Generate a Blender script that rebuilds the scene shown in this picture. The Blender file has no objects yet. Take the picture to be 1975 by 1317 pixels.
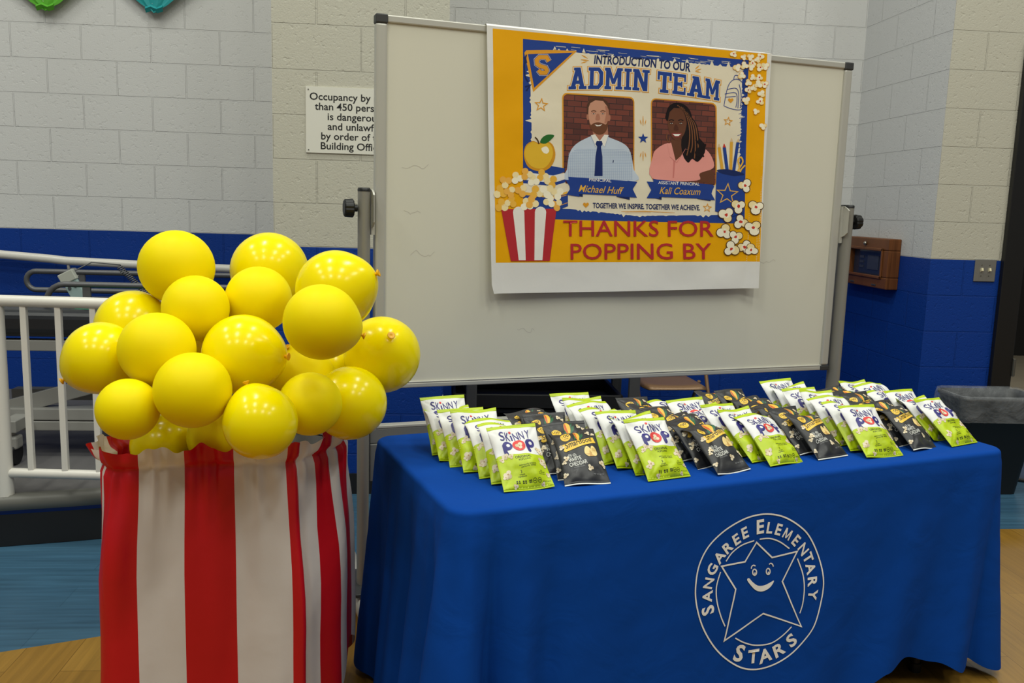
import bpy, bmesh, math, random
from math import sin, cos, pi, radians as rad
from mathutils import Vector as V, Matrix, noise
from mathutils.geometry import tessellate_polygon

S = bpy.context.scene
COL = S.collection
# ------------------------------------------------------------------ camera
CAM = V((0, 0, 1.43)); FPX = 1700.0
AR = V((0.99576, -0.08735, 0.02982)).normalized()
FW = V((0.08668, 0.98494, -0.14946)).normalized()
AR = (AR - FW * AR.dot(FW)).normalized(); AU = AR.cross(FW)
cd = bpy.data.cameras.new('camera'); cam = bpy.data.objects.new('camera', cd); COL.objects.link(cam)
cd.sensor_width = 36; cd.lens = FPX / 1975 * 36; cd.clip_start = .05
cam.matrix_world = Matrix(((AR.x, AU.x, -FW.x, CAM.x), (AR.y, AU.y, -FW.y, CAM.y), (AR.z, AU.z, -FW.z, CAM.z), (0, 0, 0, 1)))
S.camera = cam
# ------------------------------------------------------------------ world, lamps, exposure
w = bpy.data.worlds.new('gym_ambient'); S.world = w; w.use_nodes = True
w.node_tree.nodes['Background'].inputs[0].default_value = (.93, .97, 1, 1)
w.node_tree.nodes['Background'].inputs[1].default_value = .20
for gx in (-4.2, -1.4, 1.4, 4.2):
    for gy in (-2.6, .2, 3.0):
        ld = bpy.data.lights.new('high_bay_lamp', 'AREA'); ld.shape = 'RECTANGLE'; ld.size = .35; ld.size_y = 1.2
        ld.energy = 78; ld.color = (.985, 1, .90)
        lo = bpy.data.objects.new('high_bay_lamp', ld); lo.location = (gx, gy, 6.2); COL.objects.link(lo)
ld = bpy.data.lights.new('hall_lamp', 'AREA'); ld.size = .6; ld.energy = 30; ld.color = (1, .96, .86)
lo = bpy.data.objects.new('hall_lamp', ld); lo.location = (5.2, 7.0, 2.85); COL.objects.link(lo)
S.view_settings.view_transform = 'Standard'; S.view_settings.look = 'None'
S.view_settings.gamma = 1; S.view_settings.use_curve_mapping = False
S.view_settings.exposure = -0.35

# ------------------------------------------------------------------ materials
def srgb(r, g, b):
    f = lambda c: (c / 255 / 12.92) if c / 255 <= .04045 else ((c / 255 + .055) / 1.055) ** 2.4
    return (f(r), f(g), f(b), 1)
MC = {}
def mat(name, col, rough=.5, metal=0., coat=0., spec=.5, bump=None, sss=0., trans=0.):
    if name in MC: return MC[name]
    m = bpy.data.materials.new(name); m.use_nodes = True; nt = m.node_tree; b = nt.nodes['Principled BSDF']
    b.inputs['Base Color'].default_value = col; b.inputs['Roughness'].default_value = rough
    b.inputs['Metallic'].default_value = metal; b.inputs['Coat Weight'].default_value = coat
    b.inputs['Specular IOR Level'].default_value = spec
    if sss:
        b.inputs['Subsurface Weight'].default_value = sss; b.inputs['Subsurface Scale'].default_value = .07
        b.inputs['Subsurface Radius'].default_value = (1, .8, .15)
    # a little natural variation on every material
    tc = nt.nodes.new('ShaderNodeTexCoord'); nz = nt.nodes.new('ShaderNodeTexNoise'); nz.inputs['Scale'].default_value = bump[0] if bump else 40
    nz.inputs['Detail'].default_value = 4
    nt.links.new(tc.outputs['Object'], nz.inputs['Vector'])
    if bump:
        bp = nt.nodes.new('ShaderNodeBump'); bp.inputs['Strength'].default_value = bump[1]; bp.inputs['Distance'].default_value = bump[2]
        nt.links.new(nz.outputs['Fac'], bp.inputs['Height']); nt.links.new(bp.outputs['Normal'], b.inputs['Normal'])
    mr = nt.nodes.new('ShaderNodeMapRange'); mr.inputs['To Min'].default_value = max(0, rough - .04); mr.inputs['To Max'].default_value = min(1, rough + .04)
    nt.links.new(nz.outputs['Fac'], mr.inputs['Value']); nt.links.new(mr.outputs['Result'], b.inputs['Roughness'])
    if trans:
        tl = nt.nodes.new('ShaderNodeBsdfTranslucent'); tl.inputs['Color'].default_value = col
        mx = nt.nodes.new('ShaderNodeMixShader'); mx.inputs[0].default_value = trans
        nt.links.new(b.outputs[0], mx.inputs[1]); nt.links.new(tl.outputs[0], mx.inputs[2])
        nt.links.new(mx.outputs[0], nt.nodes['Material Output'].inputs['Surface'])
    MC[name] = m; return m

ZB = 6 * .2032
def block_mat(name, axis, ox, upper, lower):
    m = bpy.data.materials.new(name); m.use_nodes = True; nt = m.node_tree; N = nt.nodes; L = nt.links; b = N['Principled BSDF']
    tc = N.new('ShaderNodeTexCoord'); sp = N.new('ShaderNodeSeparateXYZ'); L.new(tc.outputs['Object'], sp.inputs[0])
    ad = N.new('ShaderNodeMath'); ad.operation = 'ADD'; ad.inputs[1].default_value = ox; L.new(sp.outputs[axis], ad.inputs[0])
    cb = N.new('ShaderNodeCombineXYZ'); L.new(ad.outputs[0], cb.inputs[0]); L.new(sp.outputs['Z'], cb.inputs[1])
    br = N.new('ShaderNodeTexBrick'); L.new(cb.outputs[0], br.inputs['Vector'])
    br.inputs['Scale'].default_value = 1; br.inputs['Mortar Size'].default_value = .0042; br.inputs['Mortar Smooth'].default_value = .35
    br.inputs['Brick Width'].default_value = .4064; br.inputs['Row Height'].default_value = .2032; br.inputs['Bias'].default_value = 0
    br.offset = .5; br.offset_frequency = 2
    gt = N.new('ShaderNodeMath'); gt.operation = 'GREATER_THAN'; gt.inputs[1].default_value = ZB; L.new(sp.outputs['Z'], gt.inputs[0])
    nz = N.new('ShaderNodeTexNoise'); nz.inputs['Scale'].default_value = 130; nz.inputs['Detail'].default_value = 3; L.new(tc.outputs['Object'], nz.inputs['Vector'])
    n2 = N.new('ShaderNodeTexNoise'); n2.inputs['Scale'].default_value = 45; n2.inputs['Detail'].default_value = 5; L.new(tc.outputs['Object'], n2.inputs['Vector'])
    pit = N.new('ShaderNodeMapRange'); pit.inputs['From Min'].default_value = .28; pit.inputs['From Max'].default_value = .42; L.new(n2.outputs['Fac'], pit.inputs['Value'])
    mx = N.new('ShaderNodeMix'); mx.data_type = 'RGBA'; mx.inputs['A'].default_value = lower; mx.inputs['B'].default_value = upper; L.new(gt.outputs[0], mx.inputs['Factor'])
    L.new(mx.outputs['Result'], b.inputs['Base Color'])
    b.inputs['Roughness'].default_value = .5; b.inputs['Specular IOR Level'].default_value = .25
    h1 = N.new('ShaderNodeMath'); h1.operation = 'MULTIPLY_ADD'; h1.inputs[1].default_value = -1.; L.new(br.outputs['Fac'], h1.inputs[0])
    h2 = N.new('ShaderNodeMath'); h2.operation = 'MULTIPLY'; h2.inputs[1].default_value = .16; L.new(nz.outputs['Fac'], h2.inputs[0]); L.new(h2.outputs[0], h1.inputs[2])
    h3 = N.new('ShaderNodeMath'); h3.operation = 'MULTIPLY_ADD'; h3.inputs[1].default_value = .16; L.new(pit.outputs[0], h3.inputs[0]); L.new(h1.outputs[0], h3.inputs[2])
    bp = N.new('ShaderNodeBump'); bp.inputs['Strength'].default_value = .9; bp.inputs['Distance'].default_value = .008
    L.new(h3.outputs[0], bp.inputs['Height']); L.new(bp.outputs[0], b.inputs['Normal'])
    return m

def plank_mat(name, c1, c2, cm, along, bw, rh, streak=1., rough=.35):
    m = bpy.data.materials.new(name); m.use_nodes = True; nt = m.node_tree; N = nt.nodes; L = nt.links; b = N['Principled BSDF']
    tc = N.new('ShaderNodeTexCoord'); mp = N.new('ShaderNodeMapping'); L.new(tc.outputs['Object'], mp.inputs[0])
    if along == 'Y': mp.inputs['Rotation'].default_value = (0, 0, pi / 2)
    br = N.new('ShaderNodeTexBrick'); L.new(mp.outputs[0], br.inputs[0]); br.inputs['Scale'].default_value = 1
    br.inputs['Brick Width'].default_value = bw; br.inputs['Row Height'].default_value = rh; br.inputs['Mortar Size'].default_value = .0012
    br.inputs['Color1'].default_value = c1; br.inputs['Color2'].default_value = c2; br.inputs['Mortar'].default_value = cm; br.offset = .37
    m2 = N.new('ShaderNodeMapping'); L.new(mp.outputs[0], m2.inputs[0]); m2.inputs['Scale'].default_value = (1.6, 32, 1)
    nz = N.new('ShaderNodeTexNoise'); nz.inputs['Scale'].default_value = 1.6; nz.inputs['Detail'].default_value = 6; nz.inputs['Distortion'].default_value = .6; L.new(m2.outputs[0], nz.inputs[0])
    mr = N.new('ShaderNodeMapRange'); mr.inputs['From Min'].default_value = .3; mr.inputs['From Max'].default_value = .7
    mr.inputs['To Min'].default_value = 1 - .35 * streak; mr.inputs['To Max'].default_value = 1 + .15 * streak; L.new(nz.outputs['Fac'], mr.inputs['Value'])
    mu = N.new('ShaderNodeMix'); mu.data_type = 'RGBA'; mu.blend_type = 'MULTIPLY'; mu.inputs['Factor'].default_value = 1
    L.new(br.outputs['Color'], mu.inputs['A']); L.new(mr.outputs[0], mu.inputs['B']); L.new(mu.outputs['Result'], b.inputs['Base Color'])
    b.inputs['Roughness'].default_value = rough; b.inputs['Specular IOR Level'].default_value = .2
    return m

# ------------------------------------------------------------------ mesh helpers
class MB:
    def __init__(s): s.v = []; s.f = []; s.m = []; s.sm = []
    def add(s, vs, fs, mi=0, smooth=False):
        o = len(s.v); s.v += [tuple(p) for p in vs]
        for f in fs: s.f.append(tuple(i + o for i in f)); s.m.append(mi); s.sm.append(smooth)
        return s
    def box(s, a, b, mi=0):
        (x0, y0, z0), (x1, y1, z1) = a, b
        return s.add([(x0, y0, z0), (x1, y0, z0), (x1, y1, z0), (x0, y1, z0), (x0, y0, z1), (x1, y0, z1), (x1, y1, z1), (x0, y1, z1)],
              [(0, 3, 2, 1), (4, 5, 6, 7), (0, 1, 5, 4), (1, 2, 6, 5), (2, 3, 7, 6), (3, 0, 4, 7)], mi)
    def obox(s, c, ex, ey, ez, mi=0):           # oriented box: centre and three half-vectors
        c, ex, ey, ez = V(c), V(ex), V(ey), V(ez); vs = []
        for k in (-1, 1):
            for (i, j) in ((-1, -1), (1, -1), (1, 1), (-1, 1)): vs.append(c + ex * i + ey * j + ez * k)
        return s.add(vs, [(0, 3, 2, 1), (4, 5, 6, 7), (0, 1, 5, 4), (1, 2, 6, 5), (2, 3, 7, 6), (3, 0, 4, 7)], mi)
    def grid(s, rows, mi=0, closed=False, smooth=True, flip=False):
        n = len(rows[0]); vs = [p for r in rows for p in r]; fs = []
        for i in range(len(rows) - 1):
            for j in range(n if closed else n - 1):
                k = (j + 1) % n; q = (i * n + j, i * n + k, (i + 1) * n + k, (i + 1) * n + j)
                fs.append(q[::-1] if flip else q)
        return s.add(vs, fs, mi, smooth)
    def tube(s, pts, r, n=12, mi=0, caps=True, closed=False):
        pts = [V(p) for p in pts]; rr = r if isinstance(r, (list, tuple)) else [r] * len(pts); rows = []; up = None
        for i, p in enumerate(pts):
            if closed: t = pts[(i + 1) % len(pts)] - pts[i - 1]
            else: t = pts[min(i + 1, len(pts) - 1)] - pts[max(i - 1, 0)]
            t.normalize()
            if up is None: up = t.orthogonal().normalized()
            up = (up - t * up.dot(t)).normalized(); bi = t.cross(up)
            rows.append([p + (up * cos(2 * pi * k / n) + bi * sin(2 * pi * k / n)) * rr[i] for k in range(n)])
        if closed: rows.append(rows[0])
        s.grid(rows, mi, True)
        if caps and not closed:
            s.add(rows[0], [tuple(range(n))[::-1]], mi); s.add(rows[-1], [tuple(range(n))], mi)
        return s
    def lathe(s, prof, n=24, o=(0, 0, 0), mi=0, sx=1, sy=1):
        rows = [[(o[0] + r * sx * cos(2 * pi * k / n), o[1] + r * sy * sin(2 * pi * k / n), o[2] + z) for k in range(n)] for r, z in prof]
        return s.grid(rows, mi, True)
    def build(s, name, mats, parent=None, loc=None, bevel=0, bseg=2, solid=0):
        me = bpy.data.meshes.new(name); me.from_pydata(s.v, [], s.f)
        for m in (mats if isinstance(mats, list) else [mats]): me.materials.append(m)
        me.polygons.foreach_set('material_index', s.m); me.polygons.foreach_set('use_smooth', s.sm); me.update()
        o = bpy.data.objects.new(name, me); COL.objects.link(o)
        if parent: o.parent = parent
        if loc: o.location = loc
        if bevel:
            md = o.modifiers.new('bevel', 'BEVEL'); md.width = bevel; md.segments = bseg; md.limit_method = 'ANGLE'; md.angle_limit = rad(40)
            md.harden_normals = False
        if solid:
            md = o.modifiers.new('solid', 'SOLIDIFY'); md.thickness = solid; md.offset = 0
        return o
def thing(name, label, cat, loc=(0, 0, 0), rz=0, group=None):
    o = bpy.data.objects.new(name, None); COL.objects.link(o); o.location = loc; o.rotation_euler = (0, 0, rz); o.empty_display_size = .05
    return tag(o, label, cat, group)
def tag(o, label, cat, group=None):
    o['label'] = label; o['category'] = cat
    if group: o['group'] = group
    return o
def struct(o): o['kind'] = 'structure'; return o
def lerp(a, b, t): return a + (b - a) * t
def smooth01(t): t = max(0, min(1, t)); return t * t * (3 - 2 * t)
def spline(pts, n=6, closed=False):
    pts = [V(p) for p in pts]; out = []; N = len(pts)
    for i in range(N if closed else N - 1):
        if closed: p0, p1, p2, p3 = pts[i - 1], pts[i], pts[(i + 1) % N], pts[(i + 2) % N]
        else: p0, p1, p2, p3 = pts[max(i - 1, 0)], pts[i], pts[i + 1], pts[min(i + 2, N - 1)]
        for k in range(n):
            t = k / n
            out.append(.5 * ((2 * p1) + (p2 - p0) * t + (2 * p0 - 5 * p1 + 4 * p2 - p3) * t * t + (3 * p1 - p0 - 3 * p2 + p3) * t ** 3))
    if not closed: out.append(pts[-1])
    return out

# ------------------------------------------------------------------ flat printing: polygons, strokes and lettering laid on a surface
TXT = {}
def glyphs(s, bold=0., shear=0.):
    key = (s, bold, shear)
    if key in TXT: return TXT[key]
    c = bpy.data.curves.new('lettering', 'FONT'); c.body = s; c.offset = bold; c.shear = shear; c.resolution_u = 3
    o = bpy.data.objects.new('lettering', c); COL.objects.link(o)
    dg = bpy.context.evaluated_depsgraph_get(); me = bpy.data.meshes.new_from_object(o.evaluated_get(dg))
    vs = [(p.co.x, p.co.y) for p in me.vertices]; me.calc_loop_triangles(); tr = [tuple(t.vertices) for t in me.loop_triangles]
    bpy.data.objects.remove(o); bpy.data.curves.remove(c); bpy.data.meshes.remove(me)
    TXT[key] = (vs, tr); return TXT[key]
CAPH = max(p[1] for p in glyphs('H')[0])

class Art:
    def __init__(s, ydown=False): s.items = []; s.yd = ydown; s.k = 0
    def tri(s, m, vs, tr, layer=0): s.items.append((m, vs, tr, layer)); return s
    def poly(s, m, pts, layer=0, smooth=0):
        if smooth: pts = [(p.x, p.y) for p in spline([(a, b, 0) for a, b in pts], smooth, True)]
        tr = tessellate_polygon([[V((a, b, 0)) for a, b in pts]]); return s.tri(m, pts, [tuple(t) for t in tr], layer)
    def stroke(s, m, pts, wd, layer=0, smooth=0, closed=False, taper=False):
        if smooth: pts = [(p.x, p.y) for p in spline([(a, b, 0) for a, b in pts], smooth, closed)]
        n = len(pts); vs = []; tr = []
        for i, p in enumerate(pts):
            a = V(pts[(i - 1) % n] if (closed or i) else p); b = V(pts[(i + 1) % n] if (closed or i < n - 1) else p); p = V(p)
            d1 = (p - a); d2 = (b - p); d1 = d1.normalized() if d1.length > 1e-9 else d2.normalized(); d2 = d2.normalized() if d2.length > 1e-9 else d1
            n1 = V((-d1.y, d1.x)); n2 = V((-d2.y, d2.x)); mm = n1 + n2
            mm = mm.normalized() if mm.length > .1 else n1
            h = wd / 2 / max(.45, mm.dot(n1))
            if taper: h *= sin(pi * min(.97, max(.08, i / (n - 1)))) ** .6
            vs += [tuple(p + mm * h), tuple(p - mm * h)]
        for i in range(n if closed else n - 1):
            j = (i + 1) % n; tr += [(2 * i, 2 * i + 1, 2 * j + 1), (2 * i, 2 * j + 1, 2 * j)]
        return s.tri(m, vs, tr, layer)
    def disc(s, m, c, rx, ry=None, layer=0, n=20, rot=0):
        ry = rx if ry is None else ry; vs = [c]
        for k in range(n):
            a = 2 * pi * k / n; x, y = rx * cos(a), ry * sin(a); vs.append((c[0] + x * cos(rot) - y * sin(rot), c[1] + x * sin(rot) + y * cos(rot)))
        return s.tri(m, vs, [(0, k + 1, (k + 1) % n + 1) for k in range(n)], layer)
    def star(s, m, c, r, layer=0, wd=0, rot=0., inner=.42):
        pts = []
        for k in range(10):
            a = -pi / 2 + k * pi / 5 + rot; q = r if k % 2 == 0 else r * inner
            if not s.yd: a = -a
            pts.append((c[0] + q * cos(a), c[1] + q * sin(a)))
        return s.stroke(m, pts, wd, layer, closed=True) if wd else s.poly(m, pts, layer)
    def text(s, m, txt, p0, p1, cap, layer=0, bold=0., shear=0., arc=0., fit=True):
        vs, tr = glyphs(txt, bold, shear); x0 = min(v[0] for v in vs); x1 = max(v[0] for v in vs)
        p0 = V(p0); p1 = V(p1); d = p1 - p0; ln = d.length; e = d / ln
        up = V((e.y, -e.x)) if s.yd else V((-e.y, e.x))
        kx = ln / (x1 - x0) if fit else cap / CAPH
        out = []
        for a, b in vs:
            t = (a - x0) * kx; q = p0 + e * t + up * (b * cap / CAPH)
            if arc: q += up * arc * (1 - (2 * t / ln - 1) ** 2)
            out.append(tuple(q))
        return s.tri(m, out, tr, layer)
    def puff(s, r, c, rad_, ms, layer=0):
        outline, light, mid, core = ms
        a0 = r.uniform(0, 6.28); lobes = [(c[0] + .55 * rad_ * cos(a0 + k * 2.1), c[1] + .55 * rad_ * sin(a0 + k * 2.1), rad_ * r.uniform(.48, .62)) for k in range(3)]
        lobes.append((c[0], c[1], rad_ * .5))
        if outline:
            for x, y, q in lobes: s.disc(outline, (x, y), q + rad_ * .11, layer=layer, n=12)
        for i, (x, y, q) in enumerate(lobes): s.disc(light if i != 1 else mid, (x, y), q, layer=layer + 1, n=12)
        if core: s.poly(core, [(c[0] + rad_ * .3 * cos(a0 + k * 1.3) * r.uniform(.5, 1.2), c[1] + rad_ * .3 * sin(a0 + k * 1.3) * r.uniform(.5, 1.2)) for k in range(5)], layer + 2)
    def emit(s, mb, mi, fn, base, step, maxe):
        for i, (m, vs, tr, layer) in enumerate(s.items):
            off = base + layer * step + i * 1.5e-6
            vv, tt = refine(vs, tr, maxe)
            mb.add([fn(x, y, off) for x, y in vv], tt, mi[m], True)
def refine(vs, tr, maxe):
    vs = [tuple(v) for v in vs]; tr = list(tr); m2 = maxe * maxe
    for _ in range(8):
        mid = {}; out = []; ch = False
        def q(a, b):
            k = (a, b) if a < b else (b, a)
            if k in mid: return mid[k]
            d = (vs[a][0] - vs[b][0]) ** 2 + (vs[a][1] - vs[b][1]) ** 2
            if d > m2: vs.append(((vs[a][0] + vs[b][0]) / 2, (vs[a][1] + vs[b][1]) / 2)); mid[k] = len(vs) - 1
            else: mid[k] = None
            return mid[k]
        for a, b, c in tr:
            ab, bc, ca = q(a, b), q(b, c), q(c, a); n = sum(x is not None for x in (ab, bc, ca))
            if n == 0: out.append((a, b, c)); continue
            ch = True
            if n == 3: out += [(a, ab, ca), (ab, b, bc), (ca, bc, c), (ab, bc, ca)]
            else:
                while ab is None or (n == 2 and bc is None): a, b, c = b, c, a; ab, bc, ca = bc, ca, ab
                if n == 1: out += [(a, ab, c), (ab, b, c)]
                else: out += [(ab, b, bc), (a, ab, bc), (a, bc, c)]
        tr = out
        if not ch: break
    return vs, tr
def ray(px, py): return FW + AR * ((px - 987.5) / FPX) - AU * ((py - 658.5) / FPX)
def photo_to_plane(px, py, P, n):
    d = ray(px, py); return CAM + d * ((P - CAM).dot(n) / d.dot(n))

# ------------------------------------------------------------------ common materials
CREAM = srgb(192, 189, 174); COOL = srgb(214, 214, 212); BLUEP = srgb(10, 56, 140)
black = mat('black_plastic', srgb(22, 22, 22), .45); rubber = mat('black_rubber', srgb(20, 20, 20), .6)
alu = mat('satin_aluminium', srgb(196, 194, 184), .38, .25); postm = mat('taupe_metal', srgb(150, 147, 138), .42, .3)
white_paint = mat('white_gloss_paint', srgb(226, 222, 212), .3, bump=(30, .15, .002)); wpaper = mat('white_paper', srgb(232, 230, 224), .6, bump=(9, .35, .006))

# ------------------------------------------------------------------ setting
W1, W2, WF, XC, PL, PR = 5.70, 4.283, 4.694, 2.731, -.771, .042
HT = 4.4
o = MB().box((-6, W1, 0), (XC + .2, W1 + .2, HT)).build('wall_back', block_mat('painted_block_back', 'X', 1.742, COOL, BLUEP)); struct(o)
mb = MB().box((PL, W2, 0), (PR, W1, HT)); o = mb.build('wall_pilaster', block_mat('painted_block_pilaster', 'X', .568, CREAM, BLUEP)); struct(o)
mb = MB(); rc = random.Random(9)
for k in range(7):
    z = .40 + k * .017 + rc.uniform(-.004, .004); h_ = rc.uniform(.003, .007); w_ = rc.uniform(.003, .006)
    mb.add([(PR - w_, W2 - .0012, z), (PR + .0012, W2 - .0012, z - .002), (PR + .0012, W2 - .0012, z + h_), (PR - w_ * .5, W2 - .0012, z + h_ * .8)], [(0, 1, 2, 3)])
mb.build('chipped_paint', mat('chipped_white', srgb(206, 204, 196), .7), o)
mb = MB().box((XC, WF, 0), (3.143, W1, HT))
o = mb.build('wall_right', [block_mat('painted_block_side', 'Y', -5.504 + .4064 * 14, srgb(205, 206, 207), BLUEP), block_mat('painted_block_face', 'X', -2.931 + .4064 * 8, CREAM, BLUEP)]); struct(o)
for p in o.data.polygons: p.material_index = 1 if abs(p.normal.y) > .9 else 0
o = MB().box((3.143, WF, 2.42), (6.2, W1, HT)).build('wall_lintel', block_mat('painted_block_lintel', 'X', -2.931 + .4064 * 8, CREAM, BLUEP)); struct(o)
mb = MB()
bound = [(-8, .55), (-1.351, 2.722), (-1.086, 2.818), (-.75, 2.97), (-.313, 3.368), (-.235, 3.445), (.1, 3.775), (8, 3.775)]
for i in range(len(bound) - 1):
    (a, b), (c, d) = bound[i], bound[i + 1]
    mb.add([(a, -6, 0), (c, -6, 0), (c, d, 0), (a, b, 0)], [(0, 1, 2, 3)], 0); mb.add([(a, b, 0), (c, d, 0), (c, 4.85, 0), (a, 4.85, 0)], [(0, 1, 2, 3)], 1)
mb.add([(-8, 4.85, 0), (2.9, 4.85, 0), (2.9, 6.2, 0), (-8, 6.2, 0)], [(0, 1, 2, 3)], 1)
o = mb.build('floor', [plank_mat('oak_print_floor', srgb(150, 114, 48), srgb(136, 100, 38), srgb(104, 74, 26), 'Y', 1.3, .16, .6),
                       plank_mat('blue_print_floor', srgb(62, 98, 122), srgb(54, 88, 112), srgb(44, 76, 98), 'X', 1.3, .16, .8)]); struct(o)
o = MB().add([(2.9, 4.85, 0), (9, 4.85, 0), (9, 9.2, 0), (2.9, 9.2, 0)], [(0, 1, 2, 3)]).build('floor_hall', plank_mat('terrazzo_tile', srgb(176, 166, 146), srgb(168, 160, 140), srgb(140, 132, 118), 'X', .9, .9, .35, .25)); struct(o)
o = MB().box((2.9, 9.0, 0), (9, 9.1, 3)).build('wall_hall', mat('dark_hall_paint', srgb(34, 33, 32), .7)); struct(o)
hp = mat('dark_hall_paint', srgb(34, 33, 32), .7)
o = MB().box((2.9, W1 + .2, 0), (3.0, 9.0, 3)).build('wall_hall_left', hp); struct(o)
o = MB().box((8.9, W1, 0), (9.0, 9.0, 3)).build('wall_hall_right', hp); struct(o)
o = MB().box((2.9, W1, 2.95), (9.0, 9.1, 3.05)).build('ceiling', mat('hall_ceiling', srgb(170, 168, 160), .8)); struct(o)
o = MB().box((3.148, 4.80, 0), (6, 4.86, .008)).build('trim_1', mat('threshold_metal', srgb(120, 118, 112), .4, .6)); struct(o)
bb = mat('black_vinyl_base', srgb(24, 24, 25), .5)
for nm, a, b in (('baseboard_pilaster', (PL - .008, W2 - .008, 0), (PR + .008, W2, .105)), ('baseboard_pilaster_side', (PR, W2, 0), (PR + .008, W1, .105)),
                 ('baseboard_back', (PR, W1 - .008, 0), (XC, W1, .105)), ('baseboard_right', (XC - .008, WF, 0), (XC, W1, .105)), ('baseboard_right_face', (XC - .008, WF - .008, 0), (3.143, WF, .105))):
    o = MB().box(a, b).build(nm, bb); struct(o)
d1 = MB().box((3.143, WF - .03, 0), (3.262, WF + .17, 2.42)).box((3.262, WF - .03, 2.30), (5.2, WF + .17, 2.42)).box((5.1, WF - .03, 0), (5.2, WF + .17, 2.30)).build('door_1', mat('black_door_frame', srgb(20, 20, 20), .4), bevel=.004); struct(d1)
o = MB().box((3.258, WF + .06, 0), (3.272, WF + .12, 2.30)).build('door_stop', mat('black_door_frame', (0, 0, 0, 1)), d1)
for z in (.62, 1.42): MB().tube([(3.266, WF - .036, z - .05), (3.266, WF - .036, z + .05)], .008).build('hinge', mat('dull_steel', srgb(110, 108, 100), .4, .7), d1)

# ------------------------------------------------------------------ ramp platform with its white railing and wall handrail
DZ = .21
pf = thing('ramp_platform', 'raised grey platform with black skirting against the blue wall behind the balloons', 'platform', (0, 0, 0))
edge = [(-4, 2.85), (-3, 3.24), (-2.3, 3.46), (-1.76, 3.60), (-1.4, 3.685), (-1.1, 3.80), (-.93, 4.05), (-.86, 4.4), (-.85, W1 - .002)]
edge = [(p.x, p.y) for p in spline([(a, b, 0) for a, b in edge], 5)]
def ring(off, z): # edge moved outward
    out = []
    for i, (x, y) in enumerate(edge):
        a = V(edge[max(i - 1, 0)]); b = V(edge[min(i + 1, len(edge) - 1)]); t = (b - a).normalized(); out.append((x + t.y * off, min(y - t.x * off, W1 - .002), z))
    return out
deck = MB(); n = len(edge); back = [(min(x, -.85), W1 - .002, DZ) for x, y in edge]
deck.grid([ring(-.03, DZ), back], 0, smooth=False)
deck.build('deck', mat('grey_rubber_deck', srgb(98, 96, 95), .6, bump=(60, .2, .002)), pf)
MB().grid([ring(-.04, DZ + .002), ring(.0, DZ + .004), ring(.016, DZ - .01), ring(.016, DZ - .055), ring(0, DZ - .06)], 0, flip=True).build('edge_nosing', mat('grey_edge', srgb(106, 105, 98), .5), pf)
MB().grid([ring(0, DZ - .06), ring(0, .135)], 0, flip=True).build('riser', mat('blue_riser_paint', BLUEP, .4), pf)
MB().grid([ring(.006, .137), ring(.006, .002)], 0, flip=True).build('skirting', bb, pf)
rl = thing('guard_railing', 'white painted tube railing on the edge of the grey platform', 'railing', (-1.735, 3.63, DZ))
def RY(x): return 3.63 + (x + 1.735) * -.1
def R3(x, z): return (x + 1.735, RY(x) - 3.63, z - DZ)
MB().tube([R3(-3.0, 1.005), R3(-.93, 1.012)], .023).build('top_rail', white_paint, rl)
MB().tube([R3(-1.73, .305), R3(-.93, .31)], .02).build('bottom_rail', white_paint, rl)
for x in (-1.742, -.93): MB().tube([R3(x, DZ), R3(x, 1.0)], .034).build('post', white_paint, rl)
for k in range(5): x = -1.627 + k * .138; MB().box((x + 1.735 - .012, RY(x) - 3.63 - .012, .305 - DZ), (x + 1.735 + .012, RY(x) - 3.63 + .012, 1.0 - DZ)).build('baluster', white_paint, rl, bevel=.003)
hr = thing('wall_handrail', 'white round handrail fixed along the blue back wall above the bed', 'handrail', (-2.359, W1, 1.02))
MB().tube([(-.9, -.08, .062), (-.32, -.08, .044), (0, -.08, .022), (.1, -.08, .012), (.54, -.08, -.002), (1.07, -.08, -.014), (1.5, -.08, -.022)], .026).build('rail', white_paint, hr)
for x, z in ((.11, -.01), (1.2, -.03)): MB().tube([(x, -.08, z), (x, -.07, z - .05), (x, 0, z - .06)], .009).tube([(x, 0, z - .06), (x, -.008, z - .06)], .035).build('bracket', white_paint, hr)

# ------------------------------------------------------------------ treatment bed behind the railing
grey = mat('grey_bed_paint', srgb(150, 149, 144), .45, .1); dgrey = mat('dark_grey_tube', srgb(96, 96, 98), .4, .3)
bd = thing('treatment_bed', 'grey wheeled treatment bed with a black mattress standing on the platform', 'bed', (-1.95, 4.45, DZ))
mt = MB().box((-1.0, -.36, .58), (.9, .30, .705)); mt.build('mattress', mat('black_vinyl', srgb(30, 32, 36), .38), bd, bevel=.04, bseg=4)
MB().box((-1.0, -.33, .515), (.9, -.27, .565)).box((-1.0, .22, .515), (.9, .28, .565)).box((.84, -.33, .515), (.9, .28, .565)).build('bed_frame', grey, bd, bevel=.004)
MB().tube([(-.02, -.345, .54), (-.02, -.326, .54)], .016).build('frame_plug', black, bd)
for x in (-.1, .72): MB().box((x - .035, -.26, .20), (x + .035, -.19, .52)).build('leg_column', grey, bd, bevel=.004)
MB().box((-.2, -.28, .18), (.9, -.2, .235)).box((-.2, .15, .18), (.9, .22, .235)).box((.04, -.28, .13), (.9, -.25, .175)).build('base_frame', grey, bd, bevel=.004)
MB().obox((.18, -.23, .29), (.24, 0, .07), (0, .015, 0), (-.012, 0, .035)).build('lift_arm', grey, bd, bevel=.003)
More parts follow.
